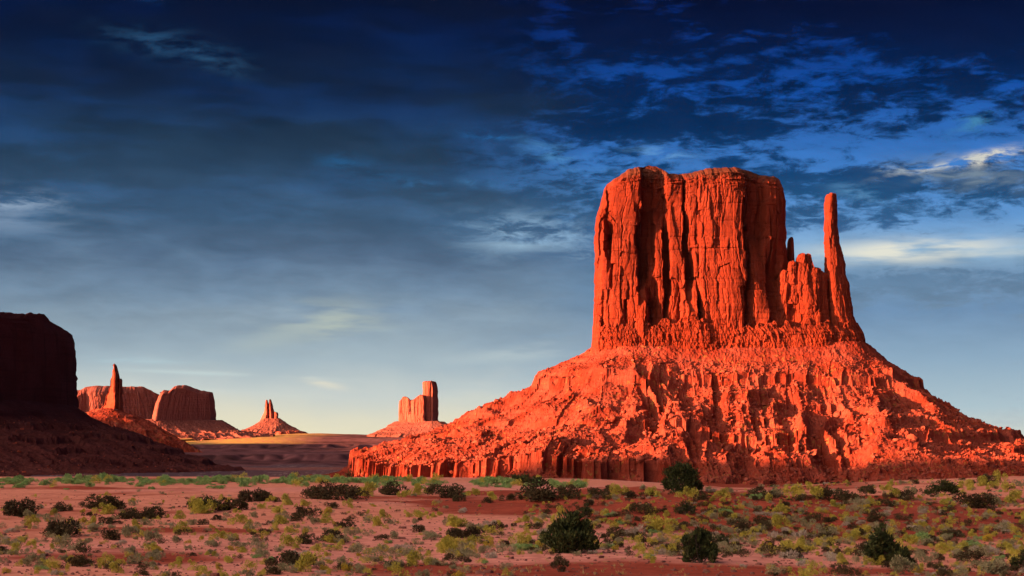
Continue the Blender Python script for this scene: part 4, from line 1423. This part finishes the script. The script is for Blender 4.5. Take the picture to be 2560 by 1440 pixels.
# dry grass and loose stones between the shrubs
V, base = [], 0
TU = [tuft_geo(900 + i, 14, .7, .45)[0] for i in range(6)]
for i in range(1500):
    px, py = rng.uniform(-20, 2580), 1230 + 212 * rng.uniform(0, 1)
    if fbm(np.array(px / 90.0), np.array(py / 30.0), 821, 2) < -.12:
        continue
    x_, y_, z_ = spot(px, py)
    V.append((TU[i % 6] * rng.uniform(.14, .42)) @ rotz(rng.uniform(0, 6.28)).T + np.array([x_, y_, z_ - .01]))
vv = np.vstack(V)
M_GRASS = leaf_mat("dry_grass", (0.34, 0.28, 0.09), (0.34, 0.28, 0.09), (0.40, 0.31, 0.15))
o = link("grass", new_mesh("grass", vv, np.arange(len(vv)).reshape(-1, 4), M_GRASS))
o['kind'] = 'stuff'
V, Fc, base = [], [], 0
for i in range(3200):
    px, py = rng.uniform(-20, 2580), 1235 + 207 * rng.uniform(0, 1)
    x_, y_, z_ = spot(px, py)
    v, f = SMALL[i % 6]
    V.append((v * min(.35, .06 * rng.uniform(.02, 1) ** -.5)) @ rotz(rng.uniform(0, 6.28)).T + np.array([x_, y_, z_ + .01]))
    Fc.append(f + base)
    base += len(v)
M_STONE = plain_mat("loose_stone", (0.16, 0.06, 0.045))
o = link("gravel", new_mesh("gravel", np.vstack(V), np.vstack(Fc), M_STONE))
o['kind'] = 'stuff'


# ------------------------------------------------------------------ junipers
def tube(p, r0, r1, nseg=7):
    p = np.asarray(p, float)
    n = len(p)
    V = []
    for i in range(n):
        d = p[min(i + 1, n - 1)] - p[max(i - 1, 0)]
        d = d / np.linalg.norm(d)
        u = np.cross(d, [0.3, 0.9, 0.1])
        u /= np.linalg.norm(u)
        w_ = np.cross(d, u)
        rr = r0 + (r1 - r0) * i / (n - 1)
        for k_ in range(nseg):
            a = 2 * math.pi * k_ / nseg
            V.append(p[i] + rr * (u * math.cos(a) + w_ * math.sin(a)))
    return np.array(V), grid_faces(n, nseg, wrap=True)


def juniper(label, px, py, wpx, hpx, lobes, seed, nleaf=5200, name="juniper_tree", mat=None):
    """lobes: (x, z, radius) as fractions of width / height; crown of many upright leaf sprays round real limbs"""
    r = np.random.default_rng(seed)
    x_, y_, z_ = spot(px, py)
    k = y_ / F
    W, H = wpx * k, hpx * k
    root = thing(name, label, "tree" if name == "juniper_tree" else "shrub", (x_, y_, z_ - .04), "junipers on the desert floor")
    TV, TF, tb = [], [], 0
    LV = []
    wts = np.array([l[2] for l in lobes]) ** 2
    wts = wts / wts.sum()
    for (lx, lz, lr), wt in zip(lobes, wts):
        c = np.array([lx * W, r.uniform(-.22, .22) * W, lz * H])
        st = np.array([lx * W * .25 + r.normal() * .04 * W, r.normal() * .04 * W, 0])
        mid = st * .4 + c * .6 + r.normal(size=3) * .04 * W
        mid[2] = c[2] * .45
        v, f = tube([st - [0, 0, .15], st * .75 + mid * .25, mid, c * .9 + mid * .1], .035 * W * (0.6 + lr), .008 * W)
        TV.append(v)
        TF.append(f + tb)
        tb += len(v)
        m = max(30, int(.62 * nleaf * wt))
        ncl = max(7, int(34 * lr / .25))
        cd = r.normal(size=(ncl, 3))
        cd /= np.linalg.norm(cd, axis=1)[:, None]
        cr = r.uniform(.45, 1.02, (ncl, 1)) ** .6
        cc = c + cd * cr * np.array([lr * W, lr * W, lr * H * 1.05])
        for q in range(ncl):
            e = cc[q]
            v, f = tube([mid * .3 + c * .7, (c + e) / 2 + r.normal(size=3) * .02 * W, e], .008 * W, .003 * W, 4)
            TV.append(v)
            TF.append(f + tb)
            tb += len(v)
        ci = r.integers(0, ncl, m)
        p = cc[ci] + r.normal(size=(m, 3)) * np.array([.20 * lr * W, .20 * lr * W, .26 * lr * H])
        p[:, 2] = np.maximum(p[:, 2], .03)
        o = (p - c) / (lr * W) * .7 + np.array([0, 0, .9])
        v, f = leaves(p, o / np.linalg.norm(o, axis=1)[:, None], .105 * (W * H) ** .5, .032 * (W * H) ** .5, r)
        LV.append(v)
    link("trunk", new_mesh("trunk", np.vstack(TV), np.vstack(TF), M_JUNB), root)
    vv = np.vstack(LV)
    link("crown", new_mesh("crown", vv, np.arange(len(vv)).reshape(-1, 4), mat or M_JUN), root)


juniper("widest dark green juniper with a rounded double crown and gappy left side", 1424, 1382, 142, 106,
        [(-.33, .38, .16), (-.27, .62, .10), (-.05, .35, .24), (-.03, .74, .20), (.08, .86, .12), (.18, .55, .22), (.30, .30, .20), (.40, .20, .12), (-.15, .15, .16)], 1, 9000)
juniper("dense upright dark juniper with a spiky vase-shaped crown on bare sand", 1748, 1407, 92, 90,
        [(-.32, .60, .17), (-.20, .30, .22), (0, .45, .30), (.05, .80, .18), (.20, .68, .18), (.30, .35, .22), (-.10, .76, .14), (.38, .2, .14), (-.33, .1, .1)], 2, 8000)
juniper("pointed cone-shaped dark juniper with a low skirt on its right", 2216, 1412, 126, 106,
        [(-.28, .40, .17), (-.18, .62, .15), (-.12, .82, .10), (-.10, .94, .06), (-.02, .60, .14), (-.10, .30, .26), (.12, .35, .18), (.28, .20, .18), (.40, .12, .12), (.1, .12, .2)], 3, 8500)
juniper("blackish block-shaped juniper on the dune before the butte's shaded foot", 1706, 1231, 92, 72,
        [(-.30, .40, .24), (-.28, .70, .20), (0, .78, .22), (0, .35, .32), (.22, .55, .22), (.36, .25, .16), (.12, .88, .12), (.3, .7, .1)], 4, 8000)
juniper("small egg-shaped juniper standing behind the widest juniper", 1466, 1294, 34, 37, [(-.1, .4, .36), (.15, .42, .32), (0, .72, .26)], 5, 2200)
juniper("small round dark juniper just below the block-shaped one", 1714, 1286, 52, 38, [(-.22, .45, .30), (.2, .42, .32), (0, .68, .28), (-.3, .25, .2), (.36, .3, .16)], 6, 2800)
juniper("low wide dark juniper before the fluted lower cliff band", 1322, 1214, 82, 36, [(-.36, .65, .15), (-.18, .5, .2), (.05, .55, .22), (.25, .4, .2), (.42, .25, .14), (-.05, .25, .25)], 7, 3600)
juniper("low dark juniper mound on the ridge at the right of the butte foot", 2355, 1238, 84, 42, [(-.25, .4, .24), (0, .6, .26), (.2, .5, .24), (.36, .3, .18), (-.4, .2, .12)], 8, 3600)
juniper("small rounded olive juniper on the ridge, left of the dark juniper mound", 2168, 1236, 46, 28, [(-.2, .4, .3), (.15, .5, .3), (.3, .3, .2)], 9, 2000)
juniper("dark juniper cut off by the right edge of the picture", 2552, 1428, 60, 56, [(-.25, .3, .22), (0, .5, .3), (.1, .8, .2), (.3, .4, .25)], 10, 3500)
juniper("tiny lone juniper on the crest before the left tip of the cliff band", 873, 1199, 28, 26, [(-.2, .5, .22), (.1, .7, .24), (.25, .4, .2), (0, .3, .2)], 11, 1100)
juniper("second tiny juniper on the crest, just left of the fluted cliff band", 940, 1200, 26, 16, [(-.2, .45, .26), (.2, .5, .28), (0, .6, .26)], 12, 900)
juniper("fine green bush growing against the right side of the dense upright juniper", 1802, 1362, 44, 32, [(-.2, .45, .28), (.15, .5, .3), (.3, .3, .2)], 13, 1800, "green_bush", M_GREEN if False else M_JUN)
juniper("two-lobed brown-green bush on bare sand below the widest juniper", 1402, 1430, 54, 44, [(-.1, .7, .26), (-.3, .45, .18), (.2, .55, .2), (.05, .2, .18)], 14, 2400, "brown_bush", M_DARK)
juniper("large dome-shaped dark green bush on the left half of the far sand", 507, 1279, 84, 44, [(-.3, .4, .22), (0, .6, .28), (.25, .45, .26), (-.1, .25, .25), (.4, .2, .12)], 15, 3200, "green_bush", M_JUN)


# ------------------------------------------------------------------ air
def haze():
    me = bpy.data.meshes.new("haze")
    x0, x1, y0, y1, z0, z1 = -14200, 14200, -14200, 14200, -75.0, 345.0
    v = [(x0, y0, z0), (x1, y0, z0), (x1, y1, z0), (x0, y1, z0), (x0, y0, z1), (x1, y0, z1), (x1, y1, z1), (x0, y1, z1)]
    me.from_pydata(v, [], [(3, 2, 1, 0), (4, 5, 6, 7), (0, 1, 5, 4), (1, 2, 6, 5), (2, 3, 7, 6), (3, 0, 4, 7)])
    m = bpy.data.materials.new("haze_air")
    m.use_nodes = True
    t = m.node_tree
    t.nodes.clear()
    v_ = t.nodes.new('ShaderNodeVolumePrincipled')
    v_.inputs['Color'].default_value = (0.42, 0.56, 1.0, 1)
    v_.inputs['Density'].default_value = 1.0e-6
    o = t.nodes.new('ShaderNodeOutputMaterial')
    t.links.new(v_.outputs[0], o.inputs['Volume'])
    me.materials.append(m)
    ob = link("haze", me)
    ob['kind'] = 'stuff'


haze()
